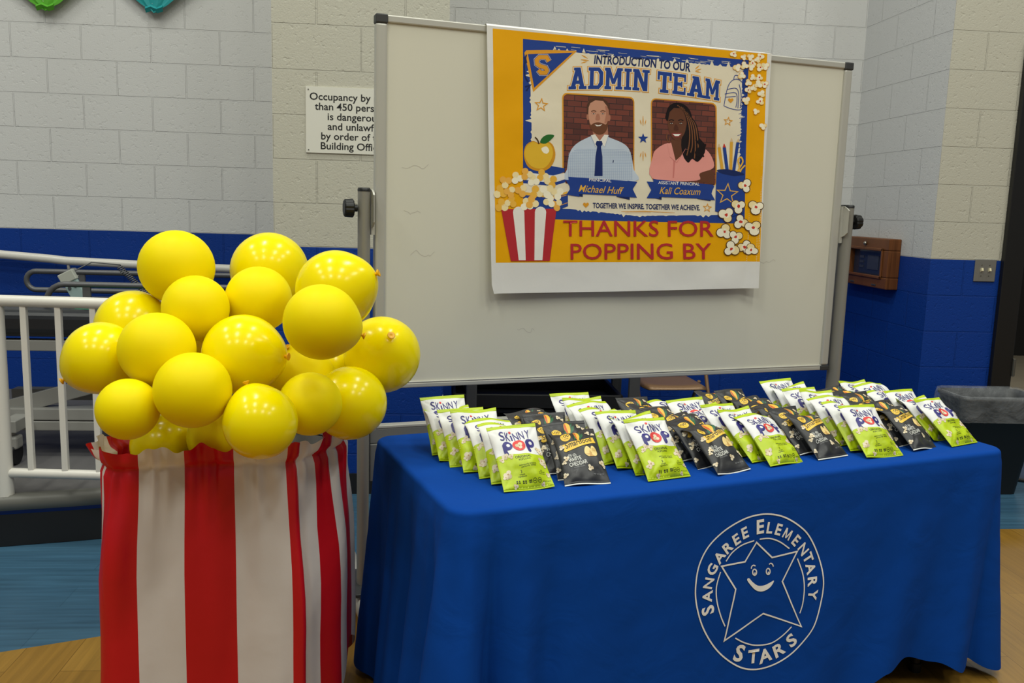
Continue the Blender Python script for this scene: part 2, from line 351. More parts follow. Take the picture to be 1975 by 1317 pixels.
for x, y in ((.045, -.385), (.8, -.385), (.8, .2)):
    cs = MB().box((x - .035, y - .04, .155), (x + .035, y + .14, .21)).build('caster_bracket', grey, bd, bevel=.004)
    MB().tube([(x - .02, y, .052), (x + .02, y, .052)], .052, 20).build('wheel', rubber, cs)
    MB().box((x - .032, y - .035, .075), (x + .032, y + .035, .135)).build('caster_hood', grey, cs, bevel=.01)
    MB().tube([(x, y, .13), (x, y, .16)], .014).build('stem', grey, cs)
def loop_rail(y, x0, x1, z0, z1):
    r = (z1 - z0) / 2; c = (z0 + z1) / 2
    pts = [(x1, y, z1)] + [(x0 + r - r * sin(a), y, c + r * cos(a)) for a in [k * pi / 10 for k in range(11)]] + [(x1, y, z0)]
    return MB().tube(pts, .0135, 10)
r1 = loop_rail(.25, -.14, 1.0, .735, .83); r1.box((.12, .243, .68), (.15, .257, .83)).box((.62, .243, .68), (.65, .257, .83)).build('side_rail', dgrey, bd)
r2 = loop_rail(-.20, .145, 1.0, .64, .81); r2.box((.31, -.207, .60), (.345, -.193, .81)).box((.75, -.207, .6), (.78, -.193, .81)).build('side_rail', dgrey, bd)
rm = thing('bed_remote', 'pale grey-green bed remote with a coiled cord propped on the grey side rail', 'remote control', (-1.655, 4.43, .80), 0)
rmm = mat('pale_green_plastic', srgb(150, 172, 170), .4)
tilt = Matrix.Rotation(rad(-27), 3, 'Y')
def tl(p): return tilt @ V(p)
b1 = MB().obox(tl((0, 0, .17)), tl((.034, 0, 0)), (0, .012, 0), tl((0, 0, .12))); b1.build('handset', rmm, rm, bevel=.004)
MB().obox(tl((0, -.001, .267)), tl((.038, 0, 0)), (0, .016, 0), tl((0, 0, .026))).build('head', mat('pale_grey_plastic', srgb(176, 178, 168), .4), rm, bevel=.004)
for x in (-.015, .015): MB().tube([tl((x, -.012, .215)), tl((x, -.017, .215))], .008).build('button', mat('grey_button', srgb(70, 74, 78), .4), rm)
hx = []
for k in range(180):
    t = k / 179; c = V((.10, .05, .29)).lerp(V((.29, .05, .10)), t); a = k * .95
    hx.append(c + V((.5, 0, .5)).normalized() * (.012 * cos(a)) + V((0, 1, 0)) * (.012 * sin(a)))
MB().tube([tl((0, .01, .28)), (-.02, .03, .31), (.03, .045, .305)] + hx, .0032, 6).build('coiled_cord', dgrey, rm)
tow = MB()
rnd = random.Random(4)
rows = [[(x + rnd.uniform(-.01, .01), y, .0 + .028 * sin(pi * (i + .05) / 8.2) * (.6 + .4 * noise.noise((x * 9, y * 9, 3))) * (1 if 0 < j < 6 else .1)) for j, y in enumerate([-.1 + k * .033 for k in range(7)])] for i, x in enumerate([-.2 + k * .07 for k in range(9)])]
tow.grid(rows, 0); o = tow.build('green_cloth', mat('green_cloth', srgb(22, 120, 84), .8), None, (-1.62, 4.24, .905)); tag(o, 'green folded cloth lying on the black bed mattress', 'cloth')

# ------------------------------------------------------------------ things on the walls
# folded paper ornaments at the top edge
def ornament(x, ztip, wd, name, label, col, s):
    o = thing(name, label, 'decoration', (x, W1, ztip))
    m = mat(name + '_paper', col, .6, bump=(12, .3, .01)); mb = MB(); r = random.Random(s); rows = []
    for i in range(9):
        v = i / 8; h = .34 * v; row = []
        for j in range(9):
            u = j / 4 - 1; wv = wd * (v ** .8) * (1 if v < .7 else 1)
            row.append((u * wv + r.uniform(-.004, .004), -.055 - .035 * (1 - abs(u)) * v - .004 * sin(u * 9), h + .03 * abs(u) * v))
        rows.append(row)
    mb.grid(rows, 0, smooth=False); mb.build('folded_paper', m, o, solid=.003)
    mb2 = MB(); mb2.box((-.01, -.06, .05), (.01, 0, .07)); mb2.build('tape_tab', wpaper, o)
    mb3 = MB(); mb3.grid([[(-.05 + .1 * j / 3 , -.05 - .02 * (i == 1), .0 + .02 * i + .012 * (j % 2)) for j in range(4)] for i in range(3)], 0, smooth=False)
    mb3.build('crease_flap', m, o, solid=.002)
ornament(-2.322, 2.5, .42, 'green_paper_ornament', 'lime green folded paper ornament hanging on the white block wall, top left corner', srgb(92, 178, 42), 1)
ornament(-1.699, 2.517, .40, 'teal_paper_ornament', 'teal folded paper ornament hanging on the white block wall', srgb(26, 156, 160), 2)
# occupancy sign
sg = thing('occupancy_sign', 'white occupancy sign with black lettering on the cream pilaster, half behind the whiteboard', 'sign', (-.617, W2, 1.66))
sgm = [mat('sign_plastic', srgb(222, 220, 208), .4), mat('sign_black', srgb(25, 25, 25), .5)]
mb = MB().box((0, -.006, 0), (.50, 0, .30)); a = Art()
for i, (t, x0) in enumerate((('Occupancy by more', .018), ('than 450 persons', .041), ('is dangerous', .100), ('and unlawful', .100), ('by order of the', .070), ('Building Official', .068))):
    vs, _ = glyphs(t, .014); wdt = (max(p[0] for p in vs) - min(p[0] for p in vs)) * .0335 / CAPH * 1.0
    a.text('k', t, (x0, .241 - i * .0447), (x0 + wdt, .241 - i * .0447), .0315, bold=.014)
mb.build('sign_plate', sgm, sg)
mb = MB(); a.emit(mb, {'k': 0}, lambda x, y, o: (x, -.006 - o, y), .0004, .0002, .2); mb.build('lettering', sgm[1], sg)
for x, z in ((.012, .287), (.012, .013), (.488, .287), (.488, .013)): MB().tube([(x, -.006, z), (x, -.008, z)], .003, 8).build('screw', mat('dull_steel', srgb(110, 108, 100), .4, .7), sg)
# wooden wall display
wc = thing('wall_display_box', 'wood framed control panel with a dark screen on the blue right wall', 'control panel', (XC, 5.30, 1.165))
wood = plank_mat('stained_wood', srgb(118, 72, 40), srgb(108, 64, 36), srgb(90, 52, 30), 'Y', 3, .5, 1.2, .4)
hy, hz, dp = .285, .150, .075
mb = MB(); ft = .085
for (y0, y1, z0, z1) in ((-hy, hy, hz - .07, hz), (-hy, hy, -hz, -hz + .07), (-hy, -hy + ft, -hz + .07, hz - .07), (hy - ft, hy, -hz + .07, hz - .07)): mb.box((-dp, y0, z0), (0, y1, z1))
mb.build('wood_frame', wood, wc, bevel=.006)
mb = MB()
for s_, t_ in ((1.0, -dp - .012), (.86, -dp - .0)):
    pass
for (y0, y1, z0, z1) in ((-hy + .062, hy - .062, hz - .076, hz - .058), (-hy + .062, hy - .062, -hz + .058, -hz + .076), (-hy + .062, -hy + .08, -hz + .058, hz - .058), (hy - .08, hy - .062, -hz + .058, hz - .058)): mb.box((-dp - .008, y0, z0), (-dp, y1, z1))
mb.build('inner_moulding', wood, wc, bevel=.004)
MB().box((-dp + .03, -hy + ft, -hz + .07), (-dp + .034, hy - ft, hz - .07)).build('screen', mat('dark_screen', srgb(48, 54, 74), .12), wc)
mb = MB().box((-dp + .027, -.12, -.045), (-dp + .03, .02, .04)).box((-dp + .027, .07, .02), (-dp + .03, .12, .035)).box((-dp + .027, .07, -.01), (-dp + .03, .12, .005)).box((-dp + .027, .07, -.04), (-dp + .03, .12, -.025))
mb.build('screen_controls', mat('grey_controls', srgb(66, 70, 84), .3), wc)
MB().lathe([(0, 0), (.012, .002), (.012, .01), (.006, .016), (0, .017)], 14).build('knob', mat('brushed_nickel', srgb(170, 166, 156), .3, .9), wc, (-dp, .0, .115)).rotation_euler = (0, rad(-90), 0)
for y in (.14, -.14): MB().box((-dp - .004, y - .025, -.135), (-dp, y + .025, -.127)).build('hinge', mat('dull_steel', srgb(110, 108, 100), .4, .7), wc)
# switch
sw = thing('light_switch', 'steel two gang light switch plate beside the black door frame', 'light switch', (3.052, WF, 1.163))
MB().box((-.0625, -.007, -.062), (.0625, 0, .062)).build('plate', mat('satin_steel', srgb(150, 148, 142), .35, .6), sw, bevel=.003)
for x in (-.023, .023): MB().obox((x, -.011, .004), (.005, 0, 0), (0, .008, -.003), (0, .003, .008)).build('toggle', mat('ivory_toggle', srgb(222, 212, 176), .4), sw)
for x in (-.023, .023):
    for z in (-.03, .03): MB().tube([(x, -.007, z), (x, -.009, z)], .003, 8).build('screw', mat('dull_steel', srgb(110, 108, 100), .4, .7), sw)

# ------------------------------------------------------------------ mobile whiteboard (local x along the board, -y towards the room)
BO = V((-.208, 2.968, 0)); BA = math.atan2(.495, 1.815); BX = V((cos(BA), sin(BA), 0)); BN = V((sin(BA), -cos(BA), 0)); BL = 1.882
bt, bbm = 2.03, .81
wb = thing('mobile_whiteboard', 'large whiteboard on a grey wheeled stand behind the blue table', 'whiteboard', BO, BA)
pan = MB().box((.01, -.006, bbm + .01), (BL - .01, .016, bt - .01)).build('panel', mat('whiteboard_enamel', srgb(222, 219, 202), .22, coat=.3), wb)
MB().box((0, -.017, bbm), (.037, .022, bt - .026)).build('side_frame', alu, wb, bevel=.008, bseg=3)
MB().box((BL - .037, -.017, bbm + .02), (BL, .022, bt - .026)).build('side_frame', alu, wb, bevel=.008, bseg=3)
MB().box((.037, -.013, bt - .024), (BL - .03, .018, bt)).build('top_frame', alu, wb, bevel=.004)
MB().box((.037, -.013, bbm), (BL - .03, .018, bbm + .016)).box((.037, -.013, bbm + .016), (BL - .03, -.004, bbm + .022)).build('bottom_frame', alu, wb, bevel=.003)
cap = mat('dark_grey_cap', srgb(58, 58, 58), .5)
MB().box((-.001, -.019, bt - .028), (.038, .024, bt + .001)).build('corner_cap', cap, wb, bevel=.004)
MB().box((BL - .038, -.019, bt - .028), (BL + .001, .024, bt + .001)).build('corner_cap', cap, wb, bevel=.004)
MB().box((BL - .038, -.019, bbm - .001), (BL + .001, .024, bbm + .02)).build('corner_cap', cap, wb, bevel=.004)
rnd = random.Random(7)
for (cx, cz, ww) in ((.14, 1.56, .05), (.17, 1.27, .045), (.13, 1.41, .03), (.55, 1.0, .04), (1.55, 1.25, .05)):
    sm = Art(); x = cx - ww; pts = []
    for k in range(7): pts.append((x + rnd.uniform(-.004, .008), cz + rnd.uniform(-.011, .011))); x += ww * .3
    sm.stroke('s', pts, .0014, smooth=5)
    mb = MB(); sm.emit(mb, {'s': 0}, lambda x, y, o: (x, -.006 - o, y), .0003, .0001, .2); mb.build('marker_smudge', mat('faint_marker', srgb(196, 190, 178), .4), wb)
for x0, sgn in ((-.036, -1), (BL + .032, 1)):
    prof = [(x0 + .021 * cos(a) * (1 if abs(cos(a)) < .8 else .95), -.012 + .032 * sin(a)) for a in [k * pi / 10 for k in range(20)]]
    mb = MB().grid([[(x, y, z) for x, y in prof] for z in (.06, 1.472)], 0, True); mb.build('post', postm, wb)
    MB().grid([[(x0 + (x - x0) * q, -.012 + (y + .012) * q, z) for x, y in prof] for q, z in ((1.03, 1.470), (1.03, 1.478), (.9, 1.482), (.01, 1.482))], 0, True).build('post_cap', black, wb)
    kb = []
    for k in range(32):
        kb.append(2 * pi * k / 32)
    xo = x0 + sgn * .022
    rowsk = []
    for dx, r in ((0, .011), (.012, .011), (.012, .026), (.016, .031), (.040, .029), (.044, .024), (.044, .001)):
        rowsk.append([(xo + sgn * dx, -.012 + r * (1 - .07 * (k % 4 == 0) * (r > .02)) * cos(a), 1.415 + r * (1 - .07 * (k % 4 == 0) * (r > .02)) * sin(a)) for k, a in enumerate(kb)])
    MB().grid(rowsk, 0, True, smooth=False).build('clamp_knob', black, wb)
    xi = x0 - sgn * .022
    pv = MB(); pts = [(-.012 + .06 * sin(a), 1.415 + .062 * cos(a)) for a in [k * pi / 12 for k in range(-3, 16)]]
    pv.grid([[(xi, y, z) for y, z in pts], [(xi - sgn * .006, y, z) for y, z in pts]], 0, smooth=False)
    pv.add([(xi - sgn * .003, y, z) for y, z in pts], [tuple(range(len(pts)))])
    pv.box((min(xi, xi - sgn * .012), -.022, 1.33), (max(xi, xi - sgn * .012), -.006, 1.475))
    pv.build('pivot_plate', alu, wb, bevel=0)
    ft = MB(); ft.tube([(x0, .36, .075), (x0, .34, .075), (x0, -.34, .075), (x0, -.36, .075)], [.036, .042, .042, .036], 20); ft.build('foot', mat('pale_foot_plastic', srgb(176, 174, 166), .4), wb)
    MB().box((x0 - .04, -.11, .112), (x0 + .04, .11, .125)).build('foot_plate', cap, wb, bevel=.003)
    for y in (-.3, .3):
        MB().tube([(x0 - .012, y, .0275), (x0 + .012, y, .0275)], .0275, 16).tube([(x0, y, .03), (x0, y, .07)], .008, 8).build('caster', rubber, wb)
barm = mat('grey_crossbar', srgb(128, 128, 124), .45, .2)
MB().box((-.012, -.012, .62), (BL + .01, .018, .672)).build('crossbar', barm, wb, bevel=.003)
MB().box((-.012, -.014, .672), (BL + .01, .022, .682)).build('crossbar_lip', alu, wb, bevel=.002)
for x in (-.012, BL - .1): MB().box((x, -.014, .487), (x + .11, .014, .619)).build('crossbar_bracket', barm, wb, bevel=.003)

# ------------------------------------------------------------------ printed poster taped over the top of the board
C2 = 1366 / 560
POO = V((BO.x, BO.y, 0)) + BN * .022
def poster_az(cx, cy):
    p = photo_to_plane(930 + cx / C2, 40 + cy / C2, POO, BN); q = p - POO
    return q.dot(BX), p.z
ZT = poster_az(700, 90)[1]; ZBOT = poster_az(700, 1275)[1]; AL = poster_az(30, 600)[0]; ARt = poster_az(1320, 600)[0]
def sheet(a, z, off):
    t = (bt - z) / (bt - ZBOT); u = (a - AL) / (ARt - AL)
    d = .003 + .002 * sin(u * 7 + 2 * t) * t + .012 * max(0, t) ** 3 + .010 * smooth01((.06 - u) / .06) * t + .012 * smooth01((u - .95) / .05) * (.3 + t)
    d += .0028 * noise.noise((a * 6, z * 8, 1.7)) * min(1, t * 5) + .0002 * noise.noise((a * 20, z * 24, 5)) * min(1, t * 6)
    return BN * (d + off)
def poster_pt(cx, cy, off):
    a, z = poster_az(cx, cy); p = POO + BX * a + sheet(a, z, off); return (p.x, p.y, z)
po = thing('paper_poster', 'yellow and blue printed poster with two portraits taped to the whiteboard', 'poster', (0, 0, 0))
P = {}
pm = []
def pmat(k, col, rough=.55):
    P[k] = len(pm); pm.append(mat('print_' + k, col, rough, spec=.2, bump=(14, .3, .004)))
for k, c in dict(paper=(228, 226, 220), gold=(240, 172, 0), navy=(38, 68, 146), dnavy=(28, 44, 96), cream=(236, 226, 200), orange=(228, 158, 44), apple=(232, 186, 52), appled=(214, 150, 34), leaf=(46, 110, 48),
                 stem=(70, 50, 24), red=(186, 48, 54), redt=(204, 62, 48), skinm=(206, 152, 126), skinmd=(180, 122, 98), beard=(112, 70, 48), hair=(86, 58, 44), shirt=(200, 212, 226), check=(150, 172, 204), tie=(28, 46, 104),
                 skinf=(104, 64, 46), skinfd=(84, 48, 36), hairf=(30, 22, 24), braid=(132, 84, 54), pink=(236, 158, 148), pinkd=(212, 128, 120), lips=(140, 60, 56), white=(240, 236, 226),
                 pcorn=(248, 228, 172), pcornl=(252, 244, 216), pcorno=(240, 180, 80), pencil=(226, 170, 60), wood=(226, 196, 150), eye=(30, 26, 26), pbrown=(92, 60, 28), gold2=(240, 184, 70)).items(): pmat(k, srgb(*c))
mbk = bpy.data.materials.new('print_brick'); mbk.use_nodes = True; nt = mbk.node_tree; br = nt.nodes.new('ShaderNodeTexBrick'); tcn = nt.nodes.new('ShaderNodeTexCoord'); spx = nt.nodes.new('ShaderNodeSeparateXYZ'); cbx = nt.nodes.new('ShaderNodeCombineXYZ')
nt.links.new(tcn.outputs['Object'], spx.inputs[0]); nt.links.new(spx.outputs['X'], cbx.inputs[0]); nt.links.new(spx.outputs['Z'], cbx.inputs[1]); nt.links.new(cbx.outputs[0], br.inputs[0])
br.inputs['Scale'].default_value = 1; br.inputs['Brick Width'].default_value = .052; br.inputs['Row Height'].default_value = .019; br.inputs['Mortar Size'].default_value = .0013
br.inputs['Color1'].default_value = srgb(128, 62, 46); br.inputs['Color2'].default_value = srgb(84, 42, 36); br.inputs['Mortar'].default_value = srgb(52, 32, 30)
nt.links.new(br.outputs['Color'], nt.nodes['Principled BSDF'].inputs['Base Color']); nt.nodes['Principled BSDF'].inputs['Roughness'].default_value = .55
P['brick'] = len(pm); pm.append(mbk)
A = Art(True); rnd = random.Random(11)
# paper sheet
A.poly('paper', [(20, 22), (1358, 156), (1356, 170), (1280, 1255), (620, 1272), (45, 1281), (35, 1240)], 0)
A.poly('gold', [(48, 37), (1337, 157), (1288, 1131), (56, 1137)], 1)
A.poly('navy', [(190, 86), (1252, 186), (1227, 954), (700, 944), (190, 930)], 2)
def brush(p, q, amp, n, inward):    # ragged brushed edge between two points
    out = []
    for i in range(n):
        t = i / n; k = rnd.choice((0, .2, .4, 1)) * rnd.random() if i % 2 else 0
        out.append((lerp(p[0], q[0], t) - inward[0] * amp * k, lerp(p[1], q[1], t) - inward[1] * amp * k))
    return out
cr = brush((330, 140), (1205, 222), 24, 90, (0, 1)) + [(1228, 232)] + brush((1222, 240), (1198, 900), 22, 90, (-1, 0)) + [(1200, 905)] + brush((1196, 912), (700, 918), 12, 40, (0, -1)) + brush((690, 914), (400, 884), 16, 30, (0, -1)) + [(215, 880)] + brush((238, 870), (222, 160), 30, 80, (1, 0))
A.poly('cream', cr, 3)
for k in range(26):
    x = rnd.uniform(330, 1150); y = 130 + (x - 330) * .092 + rnd.uniform(-14, 4); A.stroke('cream', [(x, y), (x + rnd.uniform(20, 60), y + 4)], rnd.uniform(1, 2.5), 4)
for k in range(22):
    y = rnd.uniform(380, 660); A.stroke('navy', [(1234 - rnd.uniform(0, 6), y), (1218 - rnd.uniform(0, 20), y + rnd.uniform(4, 16))], 2.2, 4)
# pennant
A.poly('orange', [(196, 152), (205, 140), (300, 138), (444, 143), (238, 336)], 5); A.poly('navy', [(213, 158), (424, 151), (243, 316)], 6)
Spts = [(312, 192), (300, 172), (268, 172), (254, 186), (256, 204), (270, 214), (296, 222), (302, 234), (296, 246), (274, 246), (262, 232)]
A.stroke('white', Spts, 27, 7); A.stroke('navy', Spts, 24, 8); A.stroke('orange', Spts, 19, 9)
A.stroke('dnavy', [(206, 160), (196, 210), (200, 262), (214, 288)], 7, 5, 4); A.stroke('dnavy', [(200, 312), (224, 304), (206, 330)], 8, 5); A.stroke('dnavy', [(198, 170), (204, 200)], 12, 5)
# headline
A.text('dnavy', 'INTRODUCTION TO OUR', (524, 202), (977, 240), 38, 5, bold=.03, arc=6)
for x0, y0, x1, y1 in ((466, 162, 494, 178), (462, 184, 500, 188), (464, 200, 492, 192), (1000, 228, 1020, 210), (1002, 234, 1028, 228), (1000, 238, 1026, 244)): A.stroke('orange', [(x0, y0), ((x0 + x1) / 2, (y0 + y1) / 2), (x1, y1)], 6, 5, taper=True)
Q = lambda x0, y0, x1, y1: [(x0, y0), (x1, y0), (x1, y1), (x0, y1)]
SL = {'A': [[(.10, 0), (.34, 0), (.60, 1), (.37, 1)], [(.66, 0), (.90, 0), (.63, 1), (.40, 1)], [(.26, .24), (.74, .24), (.69, .4), (.31, .4)], Q(0, 0, .42, .14), Q(.58, 0, 1, .14), Q(.27, .87, .63, 1)],
      'D': [Q(.1, 0, .36, 1), Q(0, 0, .5, .15), Q(0, .85, .5, 1), Q(.36, .83, .68, 1), Q(.36, 0, .68, .17), [(.64, 1), (.74, 1), (1, .78), (1, .68), (.74, .68), (.64, .83)], Q(.74, .3, 1, .7), [(.64, 0), (.74, 0), (1, .22), (1, .32), (.74, .32), (.64, .17)]],
      'M': [Q(.07, 0, .28, 1), Q(.72, 0, .93, 1), [(.08, 1), (.3, 1), (.6, .25), (.42, .25)], [(.92, 1), (.7, 1), (.4, .25), (.58, .25)], Q(0, 0, .38, .14), Q(.62, 0, 1, .14), Q(0, .86, .3, 1), Q(.7, .86, 1, 1)],
      'I': [Q(.27, 0, .73, 1), Q(0, 0, 1, .15), Q(0, .85, 1, 1)],
      'N': [Q(.08, 0, .3, 1), Q(.68, 0, .9, 1), [(.1, 1), (.36, 1), (.9, 0), (.64, 0)], Q(0, 0, .42, .14), Q(0, .86, .36, 1), Q(.56, .86, 1, 1)],
      'T': [Q(0, .82, 1, 1), Q(0, .6, .16, 1), Q(.84, .6, 1, 1), Q(.36, 0, .64, 1), Q(.2, 0, .8, .15)],
      'E': [Q(.1, 0, .38, 1), Q(0, 0, 1, .16), Q(0, .84, 1, 1), Q(.38, .42, .72, .58), Q(.62, .36, .74, .64), Q(.86, .64, 1, 1), Q(.86, 0, 1, .36)]}
def inflate(pts, d):
    n = len(pts); ar = sum(pts[i][0] * pts[(i + 1) % n][1] - pts[(i + 1) % n][0] * pts[i][1] for i in range(n)); sg_ = 1 if ar > 0 else -1; out = []
    for i in range(n):
        a, b, c = V(pts[i - 1]), V(pts[i]), V(pts[(i + 1) % n]); d1 = (b - a).normalized(); d2 = (c - b).normalized()
        n1 = V((d1.y, -d1.x)) * sg_; n2 = V((d2.y, -d2.x)) * sg_; m_ = (n1 + n2); m_ = m_.normalized(); out.append(tuple(b + m_ * (d / max(.5, m_.dot(n1)))))
    return out
heads = [('A', 405, 85), ('D', 497, 70), ('M', 574, 84), ('I', 666, 34), ('N', 706, 78), ('T', 822, 66), ('E', 893, 62), ('A', 962, 84), ('M', 1046, 68)]
def head_y(x): # baseline and top of the arched headline at crop x
    t = (x - 405) / 710; return lerp(324, 378, t) - 4 * 20 * t * (1 - t), lerp(222, 284, t) - 4 * 22 * t * (1 - t)
for ch, x0, ww in heads:
    for pl in SL[ch]:
        q = []
        for u, v in pl:
            x = x0 + u * ww + (v - .5) * 4; b_, t_ = head_y(x); q.append((x, lerp(b_, t_, v)))
        A.poly('orange', inflate(q, 6.5), 5); A.poly('cream', inflate(q, 3.2), 6); A.poly('navy', q, 7)
# portraits
def rrect(x0, y0, x1, y1, sl, r, sk=0):
    pts = []
    for cx, cy, a0 in ((x1 - r, y0 + r, -90), (x1 - r, y1 - r, 0), (x0 + r, y1 - r, 90), (x0 + r, y0 + r, 180)):
        for k in range(5):
            a = rad(a0 + k * 22.5); x = cx + r * cos(a); pts.append((x, cy + r * sin(a) + (x - x0) * sl))
    return pts
A.poly('orange', rrect(374, 338, 714, 765, .062, 24), 5); A.poly('brick', rrect(380, 345, 709, 765, .062, 20), 6)
A.poly('orange', rrect(792, 363, 1100, 755, .08, 24), 5); A.poly('brick', rrect(797, 369, 1094, 755, .08, 20), 6)
# man in a light checked shirt
A.poly('shirt', [(394, 752), (396, 700), (408, 625), (440, 580), (498, 548), (530, 540), (566, 540), (610, 555), (668, 582), (695, 620), (710, 700), (712, 756)], 7, 4)
for k in range(32): A.stroke('check', [(405 + k * 9.4, 600 + abs(16 - k) * 1.2), (402 + k * 9.6, 748)], 1.1, 8)
for k in range(20): A.stroke('check', [(402 + max(0, 4 - k) * 9, 604 + k * 7.4), (704 - max(0, 4 - k) * 9, 606 + k * 7.4)], 1.1, 8)
A.poly('skinmd', [(514, 500), (588, 500), (590, 540), (552, 566), (520, 540)], 8)
A.poly('skinm', [(494, 400), (500, 378), (525, 366), (560, 368), (584, 384), (592, 420), (590, 470), (580, 508), (556, 532), (530, 526), (508, 498), (498, 450)], 9, 4)
A.disc('skinmd', (495, 452), 7, 16, 8); A.disc('skinmd', (594, 456), 7, 17, 8)
A.poly('hair', [(490, 440), (490, 396), (503, 372), (530, 362), (560, 364), (585, 380), (597, 404), (596, 445), (588, 440), (586, 404), (566, 378), (530, 374), (506, 388), (498, 408), (496, 442)], 10)
A.poly('beard', [(499, 470), (508, 490), (522, 482), (542, 478), (562, 482), (580, 488), (590, 466), (586, 506), (570, 530), (546, 536), (524, 526), (506, 504)], 10, 3)
A.poly('skinmd', [(536, 440), (548, 440), (552, 464), (542, 470), (530, 465)], 10, 2)
A.poly('white', [(526, 488), (544, 492), (562, 487), (552, 496), (536, 497)], 11)
A.poly('skinmd', [(576, 400), (592, 420), (590, 470), (572, 482), (580, 440)], 10, 3)
for x in (522, 565): A.disc('skinmd', (x, 436), 10, 6, 10, 10); A.disc('white', (x, 438), 6, 2.6, 11, 10); A.disc('eye', (x, 437.5), 3, 3, 12, 8); A.stroke('beard', [(x - 12, 427), (x, 423), (x + 12, 427)], 4, 11)
A.poly('white', [(508, 540), (528, 534), (550, 566), (532, 594)], 10); A.poly('white', [(592, 538), (572, 536), (550, 566), (574, 594)], 10); A.stroke('check', [(508, 540), (532, 594)], 1.5, 11); A.stroke('check', [(592, 538), (574, 594)], 1.5, 11)
A.poly('tie', [(536, 566), (560, 566), (564, 580), (556, 592), (562, 640), (562, 730), (524, 730), (530, 640), (538, 592), (530, 580)], 11)
A.stroke('dnavy', [(614, 656), (612, 668)], 4, 11)
# woman in a pink blouse
A.poly('skinf', [(1022, 700), (1070, 690), (1088, 720), (1088, 770), (1010, 755)], 7)
A.poly('pink', [(798, 742), (800, 640), (820, 602), (870, 576), (915, 590), (970, 580), (1040, 600), (1076, 640), (1084, 692), (1020, 718), (1006, 752)], 8, 4)
A.poly('skinf', [(884, 560), (958, 560), (962, 610), (905, 660), (886, 610)], 9)
A.poly('pinkd', [(880, 580), (893, 620), (905, 662), (898, 740), (892, 740), (896, 660), (874, 590)], 9); A.poly('pink', [(955, 600), (985, 590), (912, 668)], 10); A.poly('pink', [(868, 580), (886, 574), (908, 664), (880, 640)], 10); A.stroke('pinkd', [(955, 600), (912, 668), (880, 640)], 2, 11)
A.poly('hairf', [(866, 470), (868, 420), (886, 394), (920, 386), (955, 400), (978, 430), (990, 480), (1010, 540), (1040, 580), (1044, 620), (1012, 664), (985, 650), (965, 668), (940, 630), (934, 560), (960, 470)], 10, 3)
A.poly('skinf', [(870, 470), (872, 432), (890, 408), (920, 404), (946, 424), (958, 470), (952, 520), (934, 552), (912, 562), (890, 548), (874, 510)], 11, 4)
A.poly('hairf', [(866, 470), (868, 424), (886, 396), (925, 388), (958, 404), (970, 440), (965, 480), (954, 440), (930, 412), (900, 410), (880, 430), (872, 470)], 12)
for k in range(9):
    a = k * 8; A.stroke('braid' if k % 2 else 'hairf', [(912 + k * 4, 396 + k * 2), (948 + k * 4, 430 + k * 3), (966 + k * 5, 500), (964 + k * 7, 570 + k * 4), (950 + k * 9, 620 + (k % 3) * 14)], 5, 13, 4)
for k in range(6): A.stroke('hairf', [(1000 + k * 9, 560 + k * 4), (1020 + k * 5, 590), (1000 + k * 6, 620), (1014 + k * 5, 640)], 7, 14, 4)
A.stroke('braid', [(870, 524), (864, 550), (874, 570), (880, 550)], 3, 12, 3)
for x in (888, 932): A.disc('skinfd', (x, 481), 10, 6, 12, 10); A.disc('white', (x, 483), 6, 2.6, 13, 10); A.disc('eye', (x, 482.5), 3.2, 3.2, 14, 8); A.stroke('hairf', [(x - 12, 470), (x, 465), (x + 12, 470)], 4, 13)
A.poly('skinfd', [(904, 490), (914, 490), (922, 512), (910, 518), (898, 512)], 12, 2)
A.poly('lips', [(888, 530), (910, 528), (936, 530), (924, 548), (900, 548)], 12, 2); A.poly('white', [(893, 533), (932, 533), (920, 543), (904, 543)], 13)
# name ribbons
A.poly('dnavy', [(440, 810), (470, 812), (470, 828), (440, 824)], 11); A.poly('dnavy', [(628, 822), (690, 826), (690, 842), (628, 828)], 11)
A.poly('navy', [(388, 748), (440, 752), (455, 828), (392, 818), (414, 786)], 12); A.poly('navy', [(680, 752), (726, 758), (704, 792), (724, 832), (628, 826)], 12)
A.poly('navy', [(402, 734), (712, 756), (698, 826), (412, 812)], 13)
A.text('white', 'PRINCIPAL', (499, 754), (603, 760), 14, 14, bold=.012); A.text('gold2', 'Michael Huff', (450, 804), (660, 816), 32, 14, shear=.32, bold=.004)
A.poly('dnavy', [(812, 826), (840, 828), (840, 842), (812, 836)], 11); A.poly('dnavy', [(1008, 826), (1070, 830), (1070, 848), (1008, 838)], 11)
A.poly('navy', [(770, 756), (822, 760), (828, 836), (770, 834), (792, 796)], 12); A.poly('navy', [(1040, 776), (1088, 778), (1072, 810), (1090, 844), (1010, 838)], 12)
A.poly('navy', [(800, 745), (1084, 772), (1068, 838), (814, 828)], 13)
A.text('white', 'ASSISTANT PRINCIPAL', (824, 768), (1018, 776), 14, 14, bold=.012); A.text('gold2', 'Kali Coaxum', (830, 814), (1022, 820), 32, 14, shear=.32, bold=.004)
